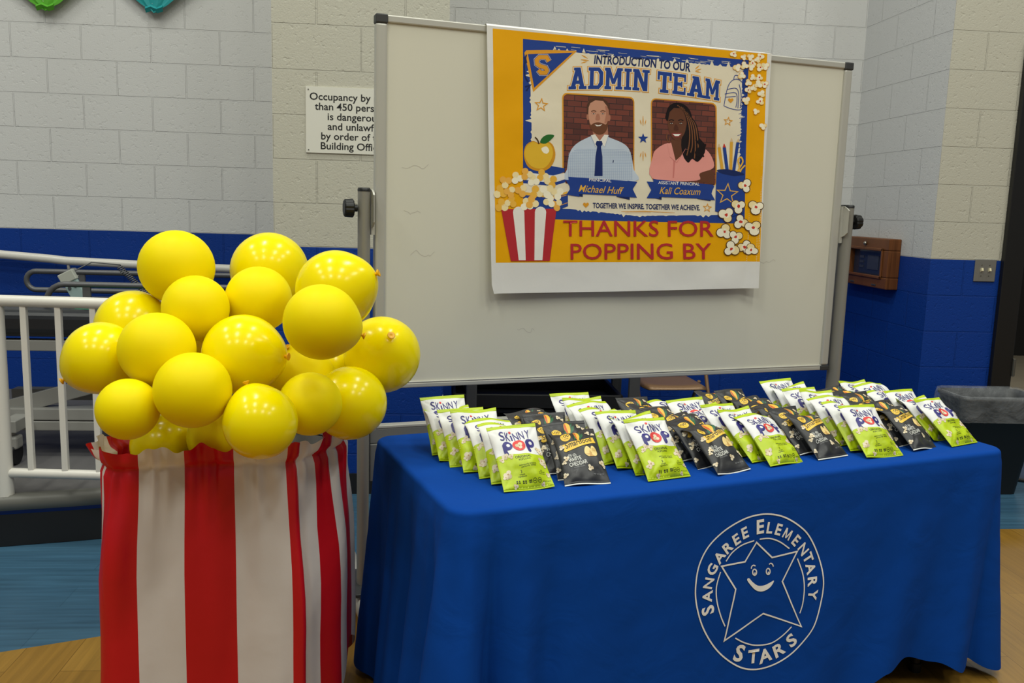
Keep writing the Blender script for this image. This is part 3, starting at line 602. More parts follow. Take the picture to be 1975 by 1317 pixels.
# small ornaments
A.star('navy', (755, 554), 25, 5)
for s_ in (-1, 1):
    for dx, l0, l1 in ((-14, 66, 88), (0, 60, 106), (14, 66, 88)): A.stroke('orange', [(755 + dx * .6, 554 + s_ * l0), (755 + dx * .8, 554 + s_ * (l0 + l1) / 2), (755 + dx, 554 + s_ * l1)], 4.5, 5, taper=True)
A.star('orange', (275, 397), 30, 5, 4.5, .1); A.star('orange', (1153, 474), 20, 5, 3.5, .15); A.star('orange', (1054, 880), 19, 5, 3.5, .1)
def heart(m, c, r, L): A.poly(m, [(c[0] + r * (16 * sin(t) ** 3) / 16, c[1] - r * (13 * cos(t) - 5 * cos(2 * t) - 2 * cos(3 * t) - cos(4 * t)) / 16) for t in [k * 2 * pi / 24 for k in range(24)]], L)
heart('orange', (485, 866), 14, 5); A.text('dnavy', 'TOGETHER WE INSPIRE. TOGETHER WE ACHIEVE.', (517, 880), (1020, 891), 23, 5, bold=.028)
A.stroke('orange', [(650, 897), (760, 896), (902, 903)], 4, 5, taper=True); A.stroke('orange', [(668, 903), (790, 902)], 3, 5, taper=True)
# backpack outline
for pts in ([(1134, 400), (1150, 320), (1170, 284), (1200, 276), (1226, 300), (1232, 350), (1228, 405), (1205, 420), (1160, 412), (1134, 400)], [(1148, 324), (1190, 318), (1204, 345), (1200, 412)], [(1138, 345), (1190, 340), (1196, 380), (1190, 408)], [(1180, 280), (1186, 258), (1206, 262), (1204, 280)], [(1206, 300), (1216, 350), (1212, 410)], [(1142, 360), (1190, 356)]): A.stroke('navy', pts, 3, 5, 4)
heart('orange', (1166, 375), 13, 5)
# books and apple
A.poly('navy', [(190, 660), (300, 680), (384, 694), (384, 712), (330, 730), (190, 720)], 5); A.poly('white', [(190, 712), (330, 728), (384, 716), (384, 746), (330, 764), (190, 750)], 6); A.poly('navy', [(190, 748), (330, 764), (388, 746), (388, 760), (330, 778), (190, 764)], 6)
A.poly('cream', [(190, 760), (330, 776), (388, 760), (394, 790), (398, 806), (330, 826), (190, 810)], 5); A.poly('gold2', [(200, 806), (330, 824), (398, 802), (398, 812), (330, 836), (200, 820)], 6)
A.poly('navy', [(190, 815), (330, 834), (400, 812), (400, 872), (330, 900), (190, 890)], 5); A.stroke('orange', [(330, 840), (398, 818)], 3, 6); A.stroke('orange', [(330, 880), (398, 856)], 3, 6)
A.poly('appled', [(193, 620), (205, 584), (236, 566), (264, 576), (292, 566), (326, 580), (341, 622), (334, 662), (312, 694), (280, 708), (250, 706), (216, 690), (198, 658)], 7, 4)
A.poly('apple', [(197, 620), (209, 588), (238, 570), (264, 582), (290, 570), (318, 584), (330, 620), (318, 660), (292, 690), (262, 696), (228, 684), (204, 654)], 8, 4)
A.poly('pcornl', [(276, 600), (300, 592), (312, 612), (300, 626), (282, 618)], 9, 3); A.stroke('stem', [(264, 580), (258, 562), (246, 548)], 6, 9, 3); A.poly('leaf', [(270, 574), (280, 550), (306, 536), (336, 540), (318, 562), (296, 578)], 9, 3)
# popcorn bucket
A.poly('red', [(84, 886), (345, 884), (312, 1129), (128, 1130)], 8)
for (a, b, c, d) in ((140, 193, 165, 198), (243, 296, 239, 277)):
    pts = [(a, 900)] + [((a + b) / 2 - (b - a) / 2 * cos(t), 900 - 26 * sin(t)) for t in [k * pi / 8 for k in range(1, 8)]] + [(b, 900), (d, 1125), (c, 1125)]; A.poly('white', pts, 9)
PK = ['pcorn', 'pcornl', 'pcorno', 'gold2']
for i, (x, y) in enumerate([(86, 870), (205, 865), (345, 866), (130, 852), (312, 850), (230, 855), (80, 806), (350, 812), (106, 758), (320, 758), (160, 740), (205, 722), (280, 728), (238, 752), (180, 800), (250, 808), (300, 800), (126, 806)]):
    r_ = rnd.uniform(24, 29); m1 = PK[(i * 7) % 3] if i % 3 else 'gold2'; a0 = rnd.uniform(0, 6)
    for k in range(3): A.disc(m1 if k else ('pcorn' if m1 != 'pcorn' else 'apple'), (x + r_ * .6 * cos(a0 + k * 2.1), y + r_ * .6 * sin(a0 + k * 2.1)), r_ * .62, layer=10 + (i % 6), n=14)
# pencil cup
for (x0, y0, x1, y1, m1, wd) in ((1112, 596, 1128, 720, 'pencil', 14), (1136, 596, 1150, 720, 'navy', 15), (1170, 570, 1164, 722, 'pencil', 14), (1200, 572, 1176, 724, 'navy', 14)):
    A.stroke(m1, [(x0, y0), (x1, y1)], wd, 6); dx = (x0 - x1) * .16; A.poly('wood' if m1 == 'pencil' or x0 > 1190 else 'redt', [(x0 - wd / 2, y0), (x0 + wd / 2, y0), (x0 + dx * .5 + 1, y0 - 18), (x0 + dx * .5 - 1, y0 - 18)], 7)
A.stroke('gold2', [(1190, 722), (1206, 690), (1200, 656), (1214, 642), (1222, 664), (1206, 692)], 7, 7, 4); A.stroke('gold2', [(1206, 722), (1214, 700), (1232, 680)], 7, 7, 4)
A.poly('dnavy', [(1098, 704), (1160, 700), (1230, 722), (1160, 734)], 8, 3); A.poly('navy', [(1098, 710), (1130, 722), (1180, 732), (1230, 726), (1222, 904), (1160, 922), (1090, 896)], 9); A.star('gold2', (1147, 816), 50, 10, 4.5, .08)
# popped corn swarms
PM = ('pbrown', 'pcornl', 'pcorn', 'redt')
for i, (x, y) in enumerate([(1180, 157), (1226, 172), (1258, 172), (1304, 170), (1196, 222), (1230, 212), (1268, 200), (1290, 184), (1262, 218), (1304, 220), (1218, 258), (1270, 268), (1300, 268), (1326, 214), (1248, 292), (1250, 326), (1274, 316), (1294, 300), (1322, 300), (1308, 344), (1238, 376), (1302, 380), (1284, 428), (1312, 498)]): A.puff(rnd, (x, y), rnd.uniform(13, 18), ('pcorno',) + PM[1:3] + (('redt',) if i % 3 == 0 else (None,)), 12 + 3 * (i % 3))
for i, (x, y, r_) in enumerate(((1230, 776, 30), (1198, 872, 30), (1276, 876, 30), (1142, 912, 32), (1208, 946, 32), (1262, 972, 32), (1132, 992, 32), (1184, 1016, 30), (1162, 1072, 34), (1226, 1064, 32), (1252, 1076, 24))): A.puff(rnd, (x, y), r_, PM[:3] + ('redt',), 12 + 3 * (i % 3))
A.text('red', 'THANKS FOR', (376, 1012), (1082, 1014), 72, 10, bold=.006); A.text('red', 'POPPING BY', (410, 1121), (1070, 1119), 72, 10, bold=.006)
mb = MB(); A.emit(mb, P, poster_pt, 0, .00011, 12); mb.build('printed_sheet', pm, po)
mb = MB(); rows = []
for i in range(9):
    a = lerp(poster_az(20, 22)[0], poster_az(1358, 156)[0], i / 8); p = V((BO.x, BO.y, 0)) + BX * a
    rows.append([tuple(p + BN * d + V((0, 0, z))) for d, z in ((.0245, bt - .004), (.018, bt + .003), (-.016, bt + .003), (-.024, bt - .004), (-.024, bt - .05))])
mb.grid(rows, 0); mb.build('folded_top_edge', wpaper, po)

# ------------------------------------------------------------------ folding table under its cloth
TO = V((.045, 1.915, 0)); TA = rad(18.4); TX = V((cos(TA), sin(TA), 0)); TY = V((-sin(TA), cos(TA), 0)); TL, TW, TZ = 1.812, .722, .742
def TP(x, y, z): return TO + TX * x + TY * y + V((0, 0, z))
ft = thing('folding_table', 'folding table hidden under the blue cloth, one dark leg showing at the hem', 'table', TO, TA)
MB().box((.02, .02, TZ - .045), (TL - .02, TW - .02, TZ - .006)).build('tabletop', mat('table_laminate', srgb(176, 172, 162), .5), ft, bevel=.01)
legm = mat('dark_table_leg', srgb(40, 40, 42), .4, .4)
for x in (.26, 1.62):
    for y in (.10, TW - .10):
        lg = MB().tube([(x, y, .012), (x, y, TZ - .045)], .014).build('leg', legm, ft); MB().tube([(x, y, 0), (x, y, .03)], .018).build('foot_cap', black, lg)
    MB().tube([(x, .10, .25), (x, TW - .10, .25)], .012).build('stretcher', legm, ft)

def per_pts():
    r = .06; P_ = []
    def arc(cx, cy, a0, s):
        for k in range(15):
            a = rad(a0 + 90 * k / 14); P_.append((cx + r * cos(a), cy + r * sin(a), cos(a), sin(a)))
    def line(x0, y0, x1, y1, nx, ny, n):
        for k in range(1, n): P_.append((lerp(x0, x1, k / n), lerp(y0, y1, k / n), nx, ny))
    line(r, 0, TL - r, 0, 0, -1, 150); arc(TL - r, r, -90, 0); line(TL, r, TL, TW - r, 1, 0, 56); arc(TL - r, TW - r, 0, 0)
    line(TL - r, TW, r, TW, 0, 1, 80); arc(r, TW - r, 90, 0); line(0, TW - r, 0, r, -1, 0, 60); arc(r, r, 180, 0)
    return P_
PER = per_pts()
def hemz(x, y, nx, ny):
    if ny < -.3 or y < .07:
        K = [(-.2, .04), (.0, .03), (1.15, .035), (1.27, .088), (1.34, .118), (1.42, .14), (1.55, .108), (1.66, .064), (1.72, .075), (1.80, .03), (2, .012)]
        for (a, b), (c, d) in zip(K, K[1:]):
            if x <= c: return lerp(b, d, smooth01((x - a) / (c - a)))
        return .012
    return .025 if nx > .3 else .03
#           along-front position, width, amplitude, drift, onset
FOLDS = [(.045, .026, .066, -.01, 1.0), (.108, .022, -.055, -.02, .9), (.185, .036, .048, -.02, 1.0), (.27, .035, -.030, -.05, 1.0), (.40, .09, .022, -.12, 1.4), (.56, .05, -.008, -.12, 1.4), (.70, .12, .008, -.16, 1.5), (1.20, .12, .014, -.16, 1.2), (1.37, .07, -.012, -.20, 1.2), (1.50, .06, .020, -.17, 1.1), (1.60, .05, -.018, -.12, 1.2), (1.71, .045, .030, -.09, 1.1), (1.785, .03, -.03, -.05, 1.1)]
SIDE = [(.05, .03, .055, 0, 1), (.125, .026, -.045, 0, .9), (.22, .045, .040, .02, 1), (.31, .03, -.03, .02, 1), (.38, .05, .026, .02, 1), (.47, .04, .024, .02, 1), (.57, .035, -.01, .03, 1), (.66, .05, .045, .02, 1)]
def offs(x, y, nx, ny, d):
    o_ = .004 * smooth01(d * 20) + .022 * d
    fr = smooth01((-ny - .0) / .9); lf = smooth01(-nx / .9); rt = smooth01(nx / .9); bk = smooth01(ny / .9)
    if fr:
        for p, wd, am, dr, on in FOLDS: o_ += fr * am * d ** on * math.exp(-((x - p - dr * d) / (wd * (.6 + .6 * d))) ** 2)
    if lf or rt:
        for p, wd, am, dr, on in SIDE: o_ += (lf * 1.1 + rt * .55) * am * (1 if y < .5 or rt else .55) * d ** on * math.exp(-((y - p - dr * d) / (wd * (.6 + .6 * d))) ** 2)
        o_ += lf * .002 * d + rt * .008 * d
    if bk: o_ += bk * .014 * d * sin(x * 19)
    cnr = abs(nx * ny) * 2
    o_ += cnr * .055 * d ** 1.1 * ((.9 if ny < 0 else .35) if nx < 0 else .45)
    o_ += .0022 * noise.noise((x * 5 + nx * 3, y * 5 + ny * 3, d * 5)) * smooth01(d * 6) + .0012 * noise.noise((x * 16 + nx, y * 16 + ny, d * 12 + x * 4)) * smooth01(d * 6)
    return o_
def cloth_pt(x, y, nx, ny, d, ex=0.):
    if d < 0:       # rounded lip onto the top: d runs -1..0
        k = -d; o_ = -.014 * (1 - cos(k * pi / 2)) ; zz = TZ - .014 * (1 - sin(k * pi / 2)); px_, py_ = x + nx * o_, y + ny * o_
        return TP(px_, py_, zz + ex)
    hz_ = hemz(x, y, nx, ny); top = TZ - .014; o_ = offs(x, y, nx, ny, d) + ex
    return TP(x + nx * o_, y + ny * o_, lerp(top, hz_, d))
clm = bpy.data.materials.new('royal_blue_cloth'); clm.use_nodes = True; nt = clm.node_tree; b = nt.nodes['Principled BSDF']
b.inputs['Base Color'].default_value = srgb(10, 66, 152); b.inputs['Roughness'].default_value = .85; b.inputs['Specular IOR Level'].default_value = .08
tcn = nt.nodes.new('ShaderNodeTexCoord'); n1 = nt.nodes.new('ShaderNodeTexNoise'); n1.inputs['Scale'].default_value = 7; n1.inputs['Detail'].default_value = 4; n1.inputs['Distortion'].default_value = 1.0
n2 = nt.nodes.new('ShaderNodeTexNoise'); n2.inputs['Scale'].default_value = 700
nt.links.new(tcn.outputs['Object'], n1.inputs[0]); nt.links.new(tcn.outputs['Object'], n2.inputs[0])
b1 = nt.nodes.new('ShaderNodeBump'); b1.inputs['Strength'].default_value = .3; b1.inputs['Distance'].default_value = .012; nt.links.new(n1.outputs['Fac'], b1.inputs['Height'])
b2 = nt.nodes.new('ShaderNodeBump'); b2.inputs['Strength'].default_value = .12; b2.inputs['Distance'].default_value = .001; nt.links.new(n2.outputs['Fac'], b2.inputs['Height']); nt.links.new(b1.outputs[0], b2.inputs['Normal']); nt.links.new(b2.outputs[0], b.inputs['Normal'])
cl = thing('blue_tablecloth', 'royal blue school tablecloth with a white star emblem draped over the table', 'tablecloth', (0, 0, 0))
mb = MB(); rows = []
cxm, cym = TL / 2, TW / 2
ds = [-1, -.75, -.5, -.25, 0] + [(k / 44) ** 1.05 for k in range(1, 45)]
inner = []
for q in (.0, .35, .7, .93):
    rows.append([TP(cxm + (x - nx * .014 - cxm) * q, cym + (y - ny * .014 - cym) * q, TZ + .0004 * noise.noise((x * 8 * q, y * 8 * q, 2))) for x, y, nx, ny in PER])
for d in ds: rows.append([cloth_pt(x, y, nx, ny, d) for x, y, nx, ny in PER])
mb.grid(rows, 0, True, flip=True); mb.build('cloth', clm, cl, solid=0)
# emblem printed on the front
emm = mat('white_vinyl_print', srgb(246, 244, 240), .5)
def front_pt(x, z, off):
    top = TZ - .014; d = (top - z) / (top - hemz(x, 0, 0, -1)); p = cloth_pt(x, 0, 0, -1, max(0, d), off); return (p.x, p.y, p.z)
EP = TO - TY * .02
def em_xz(ex_, ey_):
    p = photo_to_plane(1300 + ex_ / 3.688, 960 + ey_ / 3.688, EP, -TY); return (p - EP).dot(TX), p.z
em = Art(); 
def es(pts, wd, closed=False, sm=6): em.stroke('w', [em_xz(*p) for p in pts], wd, 0, sm, closed)
es([(690, 125), (800, 145), (905, 205), (985, 290), (1045, 440), (1063, 580), (1045, 720), (985, 900), (900, 1020), (800, 1120), (680, 1190), (560, 1217), (450, 1195), (330, 1110), (240, 990), (185, 860), (160, 720), (165, 600), (195, 480), (260, 360), (360, 260), (470, 185), (580, 140)], .0042, True)
for pts in ([(385, 460), (430, 400), (500, 345), (585, 312)], [(625, 302), (700, 298), (770, 322), (838, 370)], [(893, 440), (925, 540), (930, 640), (915, 750), (893, 820)], [(343, 535), (312, 640), (312, 740), (335, 840), (365, 915)], [(437, 998), (500, 1030), (580, 1048), (680, 1035), (760, 985), (833, 915)]): es(pts, .0036)
es([(602, 325), (713, 433), (893, 390), (780, 600), (898, 910), (637, 825), (360, 1018), (447, 655), (352, 495), (520, 463)], .0044, True, 0)
for cx, cy in ((585, 536), (683, 531)):
    es([(cx + 14 * cos(k * pi / 8), cy + 21 * sin(k * pi / 8)) for k in range(16)], .0036, True, 0); em.disc('w', em_xz(cx + 2, cy + 8), .0022, .003)
es([(562, 512), (566, 496), (578, 487), (592, 492)], .0034); es([(690, 480), (703, 474), (714, 480), (721, 496)], .0034)
em.poly('w', [em_xz(*p) for p in ((531, 592), (545, 578), (570, 606), (606, 630), (650, 628), (690, 610), (719, 594), (714, 612), (690, 642), (655, 664), (622, 671), (590, 662), (562, 636))], 0, 3)
cen = V(em_xz(612, 672))
def eletter(ch, ex_, ey_, cap, flip=False, wk=1.0):
    p = V(em_xz(ex_, ey_)); rr = p - cen; up = rr.normalized() * (-1 if flip else 1); e = V((up.y, -up.x))
    if ch == 'M':
        W_ = cap * .98
        for pl in ([(0, 0), (.17, 0), (.22, 1), (.05, 1)], [(.83, 0), (1, 0), (.95, 1), (.78, 1)], [(.05, 1), (.24, 1), (.57, .08), (.43, .08)], [(.95, 1), (.76, 1), (.43, .08), (.57, .08)]):
            em.poly('w', [tuple(p + e * ((u - .5) * W_) + up * ((v - .5) * cap)) for u, v in pl])
        return
    vs, tr = glyphs(ch, .018 if ch == 'N' else .03); x0 = min(v[0] for v in vs); x1 = max(v[0] for v in vs); k = cap / CAPH
    q = [tuple(p + e * ((a - (x0 + x1) / 2) * k * wk) + up * (b_ * k - cap / 2)) for a, b_ in vs]; em.tri('w', q, tr)
for ch, x, y, c in (('S', 245, 803, .036), ('A', 245, 706, .029), ('N', 256, 614, .029), ('G', 285, 517, .029), ('A', 338, 430, .029), ('R', 400, 362, .029), ('E', 462, 305, .029), ('E', 522, 258, .029),
                    ('E', 632, 214, .036), ('L', 700, 222, .029), ('E', 762, 234, .029), ('M', 824, 266, .029), ('E', 886, 312, .029), ('N', 936, 374, .029), ('T', 968, 434, .029), ('A', 982, 506, .029), ('R', 987, 598, .029), ('Y', 985, 688, .029)): eletter(ch, x, y, c)
for ch, x, y, c in (('S', 465, 1105, .043), ('T', 563, 1126, .036), ('A', 645, 1118, .036), ('R', 742, 1075, .036), ('S', 828, 1008, .036)): eletter(ch, x, y, c, True, 1.1)
mb = MB(); em.emit(mb, {'w': 0}, front_pt, .0017, .0001, .009); mb.build('star_emblem', emm, cl)

# ------------------------------------------------------------------ popcorn bags
BM = {}; bmats = []
def bmat(k, col, rough=.42): BM[k] = len(bmats); bmats.append(mat('bag_' + k, col, rough, bump=(40, .25, .003)))
for k, c in dict(white=(232, 232, 230), lime=(184, 206, 16), navy=(44, 38, 122), red=(220, 62, 58), text=(52, 62, 18), kern=(206, 186, 150), kern2=(226, 212, 182), kernd=(184, 146, 104), char=(46, 46, 48), yellow=(242, 198, 70),
                 ink=(24, 22, 20), cheese=(242, 214, 140), cheesed=(206, 160, 88), cornr=(206, 98, 52), corny=(236, 186, 70), leaf=(38, 98, 66), pale=(228, 228, 220), grey=(150, 150, 150)).items(): bmat(k, srgb(*c))
class Bag:
    def __init__(s, kind, seed):
        s.kind = kind; s.sd = seed * 7.3; s.w, s.h = (.135, .186) if kind == 'lime' else (.124, .176); s.T = .019; r = random.Random(seed); s.bend = r.uniform(-.8, 1.6); s.tw = r.uniform(-.006, .006)
    def prof(s, a, b): return max(0., 1 - abs(a) ** 2.3) ** .62 * max(0., sin(pi * min(1, max(0, (b - .035) / .93)))) ** .55
    def xz(s, x, z):
        a = 2 * x / s.w; b = z / s.h; k = sin(pi * min(1, max(0, b)))
        return x * (1 - .07 * k) , z - .004 * (1 - k) * 0
    def y(s, x, z, side):
        a = 2 * x / s.w; b = z / s.h; p = s.prof(a, b); n = noise.noise((x * 26, z * 22, s.sd)) * .0095 + noise.noise((x * 55, z * 55, s.sd + 9)) * .0014
        crease = .004 * max(0, 1 - abs(b - .1) / .1) * sin(a * 7 + s.sd) + .004 * max(0, 1 - abs(b - .9) / .12) * sin(a * 6 + s.sd * 2)
        cx_, cz_ = s.w / 2 - abs(x), min(z, s.h - z); dl = abs(cx_ * .80 - cz_ * .60 + .002 * sin(s.sd + z * 40)); rr = math.hypot(cx_, cz_)
        crease += -side * .0050 * math.exp(-(dl / .0050) ** 2) * math.exp(-(rr / .042) ** 2) * (1 + .5 * sin(s.sd * 3 + (x > 0) * 2 + (z > .1) * 4))
        end = s.tw * sin(a * 2.5 + s.sd) * (1 - sin(pi * min(1, max(0, b)))) + .013 * s.bend * max(0, (b - .80) / .20) ** 1.5 * (1 + .8 * sin(a * 2.6 + s.sd))
        return side * (s.T if side < 0 else s.T * .82) * p + (n + crease) * min(1, p * 1.6) + end
    def front(s, x, z, off):
        X, Z = s.xz(x, z); return (X, s.y(x, z, -1) - off, Z)
    def sheet(s, mb, b0, b1, mi, ny, nx=22):
        for side in (-1, 1):
            rows = []
            for i in range(ny + 1):
                z = s.h * lerp(b0, b1, i / ny); row = []
                for j in range(nx + 1):
                    u = j / nx; x = s.w * (.5 * sin((u - .5) * pi)); X, Z = s.xz(x, z); row.append((X, s.y(x, z, side) + side * .00015, Z))
                rows.append(row)
            mb.grid(rows, mi, flip=(side > 0))
def U(b, u, v): return ((u - .5) * b.w, v * b.h)
def lime_art(b, r):
    a = Art(); P_ = lambda u, v: U(b, u, v)
    top = [P_(t, .50 + .022 * sin(t * 5 + 1) + .010 * sin(t * 13)) for t in [k / 16 for k in range(17)]]
    a.poly('lime', [P_(0, .03)] + [P_(k / 8, .03) for k in range(1, 8)] + [P_(1, .03)] + [P_(1, .25)] + top[::-1] + [P_(0, .25)], 0)
    for k, (ch, u, dv) in enumerate((('S', .215, .01), ('K', .33, -.012), ('i', .415, -.02), ('N', .51, -.015), ('N', .625, 0), ('Y', .755, .02))):
        if ch == 'i':
            a.stroke('navy', [P_(u, .735), P_(u + .004, .825)], .0042, 2); a.disc('red', P_(u, .872), .0036, layer=2, n=12); continue
        vs, tr = glyphs(ch, .004); x0 = min(q[0] for q in vs); x1 = max(q[0] for q in vs); hh = .135 * b.h; ww = .095 * b.w; o_ = P_(u, .735 + dv * .5)
        a.tri('navy', [(o_[0] + (q[0] - (x0 + x1) / 2) / (x1 - x0) * ww, o_[1] + q[1] / CAPH * hh) for q in vs], tr, 2)
    for u, dv in ((.27, -.004), (.755, .012)):
        c = P_(u, .652 + dv); a.disc('navy', c, .0138, .0128, 2, 24); a.stroke('navy', [(c[0] - .0095, c[1] + .004), (c[0] - .0090, c[1] - .012), (c[0] - .0075, c[1] - .0235)], .0090, 2, 3); a.disc('navy', (c[0] - .0075, c[1] - .0235), .0046, layer=2, n=14); a.disc('white', (c[0] + .0018, c[1] + .0005), .0052, .0048, 3, 16)
    c = P_(.505, .635); a.disc('red', c, .0178, .0166, 3, 24); a.puff(r, (c[0], c[1] - .001), .0098, (None, 'kern2', 'kern', 'kernd'), 4)
    a.text('text', 'ORIGINAL', P_(.34, .425), P_(.68, .43), .0068, 2, bold=.02); a.text('text', 'POPCORN', P_(.40, .388), P_(.64, .39), .0046, 2, bold=.014)
    a.text('text', 'deliciously popped,', P_(.38, .315), P_(.74, .32), .0034, 2, bold=.01); a.text('text', 'perfectly salted', P_(.42, .29), P_(.72, .294), .0034, 2, bold=.01)
    a.text('text', '3', P_(.395, .225), P_(.42, .226), .0066, 2, bold=.02); a.text('text', 'simple', P_(.36, .197), P_(.47, .199), .0034, 2, bold=.01); a.text('text', 'ingredients', P_(.33, .172), P_(.50, .174), .0034, 2, bold=.01)
    for i, tx in enumerate(('no', 'artificial', 'flavors')): a.text('text', tx, P_(.75 if i else .79, .225 - .025 * i), P_(.88 if i else .83, .226 - .025 * i), .0030, 2, bold=.008)
    for u, wd in ((.27, .03), (.32, .025), (.40, .035), (.45, .03), (.53, .03), (.565, .02)):
        x0, z0 = P_(u, .085); a.poly('text', [(x0, z0), (x0 + wd * b.w, z0), (x0 + wd * b.w, z0 + .0075), (x0, z0 + .0075)], 2); a.stroke('lime', [(x0 + .001, z0 + .003), (x0 + wd * b.w - .001, z0 + .003)], .001, 3)
    for u in (.64, .735):
        c = P_(u, .105); a.stroke('text', [(c[0] + .0048 * cos(k * pi / 7), c[1] + .0052 * sin(k * pi / 7)) for k in range(14)], .0011, 2, closed=True); a.stroke('text', [(c[0] - .0025, c[1]), (c[0] + .0025, c[1])], .0018, 2)
    a.text('text', 'NET WT 0.65 OZ', P_(.80, .075), P_(.965, .078), .0032, 2, bold=.008)
    for u, v, q in ((.17, .50, .0095), (.27, .475, .0085), (.10, .46, .0075), (.90, .56, .0095), (.93, .50, .0075), (.14, .235, .0125), (.09, .20, .0085), (.89, .37, .0125), (.93, .315, .009), (.25, .055, .0075), (.80, .05, .006), (.95, .17, .007)): a.puff(r, P_(u, v), q * .86, (None, 'kern2', 'kern', 'kernd'), 4)
    return a
def char_art(b, r):
    a = Art(); P_ = lambda u, v: U(b, u, v)
    c = P_(.235, .775); a.disc('yellow', c, .0135, .0125, 2, 24); a.text('ink', '100', (c[0] - .0095, c[1] - .0015), (c[0] + .0095, c[1] - .001), .0088, 3, bold=.008); a.text('ink', 'calories', (c[0] - .006, c[1] - .0065), (c[0] + .006, c[1] - .0065), .0026, 3)
    a.poly('leaf', [P_(.47, .74), P_(.40, .70), P_(.46, .86), P_(.50, .90), P_(.52, .78)], 1); a.poly('leaf', [P_(.55, .72), P_(.66, .80), P_(.70, .90), P_(.61, .84), P_(.68, .96), P_(.56, .86)], 1)
    a.poly('corny', [P_(.50, .70), P_(.455, .82), P_(.475, .93), P_(.54, .955), P_(.585, .90), P_(.58, .80)], 2, 4); a.poly('cornr', [P_(.49, .72), P_(.46, .82), P_(.478, .92), P_(.505, .94), P_(.51, .82)], 3, 4)
    a.poly('yellow', [P_(.12, .555), P_(.155, .60), P_(.12, .66), P_(.50, .70), P_(.52, .725), P_(.55, .708), P_(.885, .775), P_(.915, .665), P_(.16, .53)], 4)
    a.text('ink', 'Smartfood', P_(.185, .585), P_(.845, .69), .0155, 5, bold=.014, shear=.22, arc=-.001)
    a.poly('cheese', [P_(.57, .46), P_(.585, .54), P_(.65, .585), P_(.71, .55), P_(.74, .50), P_(.66, .41)], 2, 4); a.poly('cheesed', [P_(.57, .46), P_(.66, .41), P_(.80, .42), P_(.74, .46)], 2); a.poly('cheese', [P_(.74, .44), P_(.735, .55), P_(.79, .595), P_(.86, .555), P_(.875, .47), P_(.82, .42)], 3, 4); a.poly('cheesed', [P_(.66, .41), P_(.70, .52), P_(.74, .44), P_(.80, .415)], 4)
    for i in range(2): a.text('cheesed', 'REAL CHEESE'[i * 5:i * 5 + 6].strip(), P_(.765, .53 - i * .03), P_(.85, .535 - i * .03), .0034, 5, bold=.01)
    for u in (.22, .325):
        c = P_(u, .455); a.stroke('pale', [(c[0] + .0045 * cos(k * pi / 7), c[1] + .0045 * sin(k * pi / 7)) for k in range(14)], .0009, 2, closed=True); a.stroke('pale', [(c[0] - .0025, c[1]), (c[0] + .0025, c[1])], .0018, 2)
        a.stroke('grey', [(c[0] - .005, c[1] - .0075), (c[0] + .005, c[1] - .0072)], .0012, 2)
    a.text('pale', 'WHITE', P_(.17, .345), P_(.46, .375), .0105, 2, bold=.010); a.text('pale', 'CHEDDAR', P_(.165, .268), P_(.575, .305), .0105, 2, bold=.010); a.text('grey', 'FLAVORED POPCORN', P_(.25, .245), P_(.50, .262), .0032, 2)
    a.text('grey', 'NET WT 0.5 OZ', P_(.66, .13), P_(.90, .14), .0034, 2)
    for u, v, q in ((.10, .62, .0085), (.13, .42, .0095), (.07, .36, .007), (.62, .235, .0100), (.91, .30, .0095), (.94, .25, .006), (.80, .88, .0085), (.90, .84, .006), (.05, .16, .008)): a.puff(r, P_(u, v), q * .84, (None, 'kern2', 'kern', 'kernd'), 6)
    return a
def make_bag(kind, seed):
    b = Bag(kind, seed); r = random.Random(seed); base = 'white' if kind == 'lime' else 'char'
    root = thing('popcorn_bag', 'bag', 'popcorn bag', (0, 0, 0))
    mb = MB(); b.sheet(mb, .045, .945, BM[base], 40, 34)
    if kind == 'lime':      # back of the lime bag is lime below the middle too
        n = len(mb.f)
        for i, f in enumerate(mb.f):
            if sum(mb.v[k][2] for k in f) / 4 < b.h * .49 and (i >= n // 2 or max(abs(mb.v[k][0]) for k in f) > b.w * .46): mb.m[i] = BM['lime']
    art = lime_art(b, r) if kind == 'lime' else char_art(b, r)
    art.emit(mb, BM, b.front, .0009, .00014, .0055); mb.build('pouch', bmats, root)
    mb = MB(); b.sheet(mb, .945, 1.0, BM['lime' if kind == 'lime' else 'char'], 4); mb.build('top_seal', bmats, root, solid=.0006)
    mb = MB(); b.sheet(mb, .02, .045, BM['lime' if kind == 'lime' else 'char'], 2); b.sheet(mb, 0, .02, BM['lime' if kind == 'lime' else 'pale'], 2); mb.build('bottom_seal', bmats, root, solid=.0006)
    return root
def copy_tree(o, parent=None):
    c = o.copy(); COL.objects.link(c)
    if parent: c.parent = parent
    for ch in o.children: copy_tree(ch, c)
    return c
PROTO = {k: [make_bag(k, s + (0 if k == 'lime' else 50)) for s in range(1, 7)] for k in ('lime', 'char')}; USED = set()
ORD = ['frontmost', 'second from front', 'third from front', 'fourth from front', 'fifth from front', 'sixth from front', 'rearmost']
CN = ['leftmost row of bags', 'second row from left', 'third row from left', 'fourth row from left', 'middle row of bags', 'fourth row from right', 'third row from right', 'second row from right', 'rightmost row of bags']
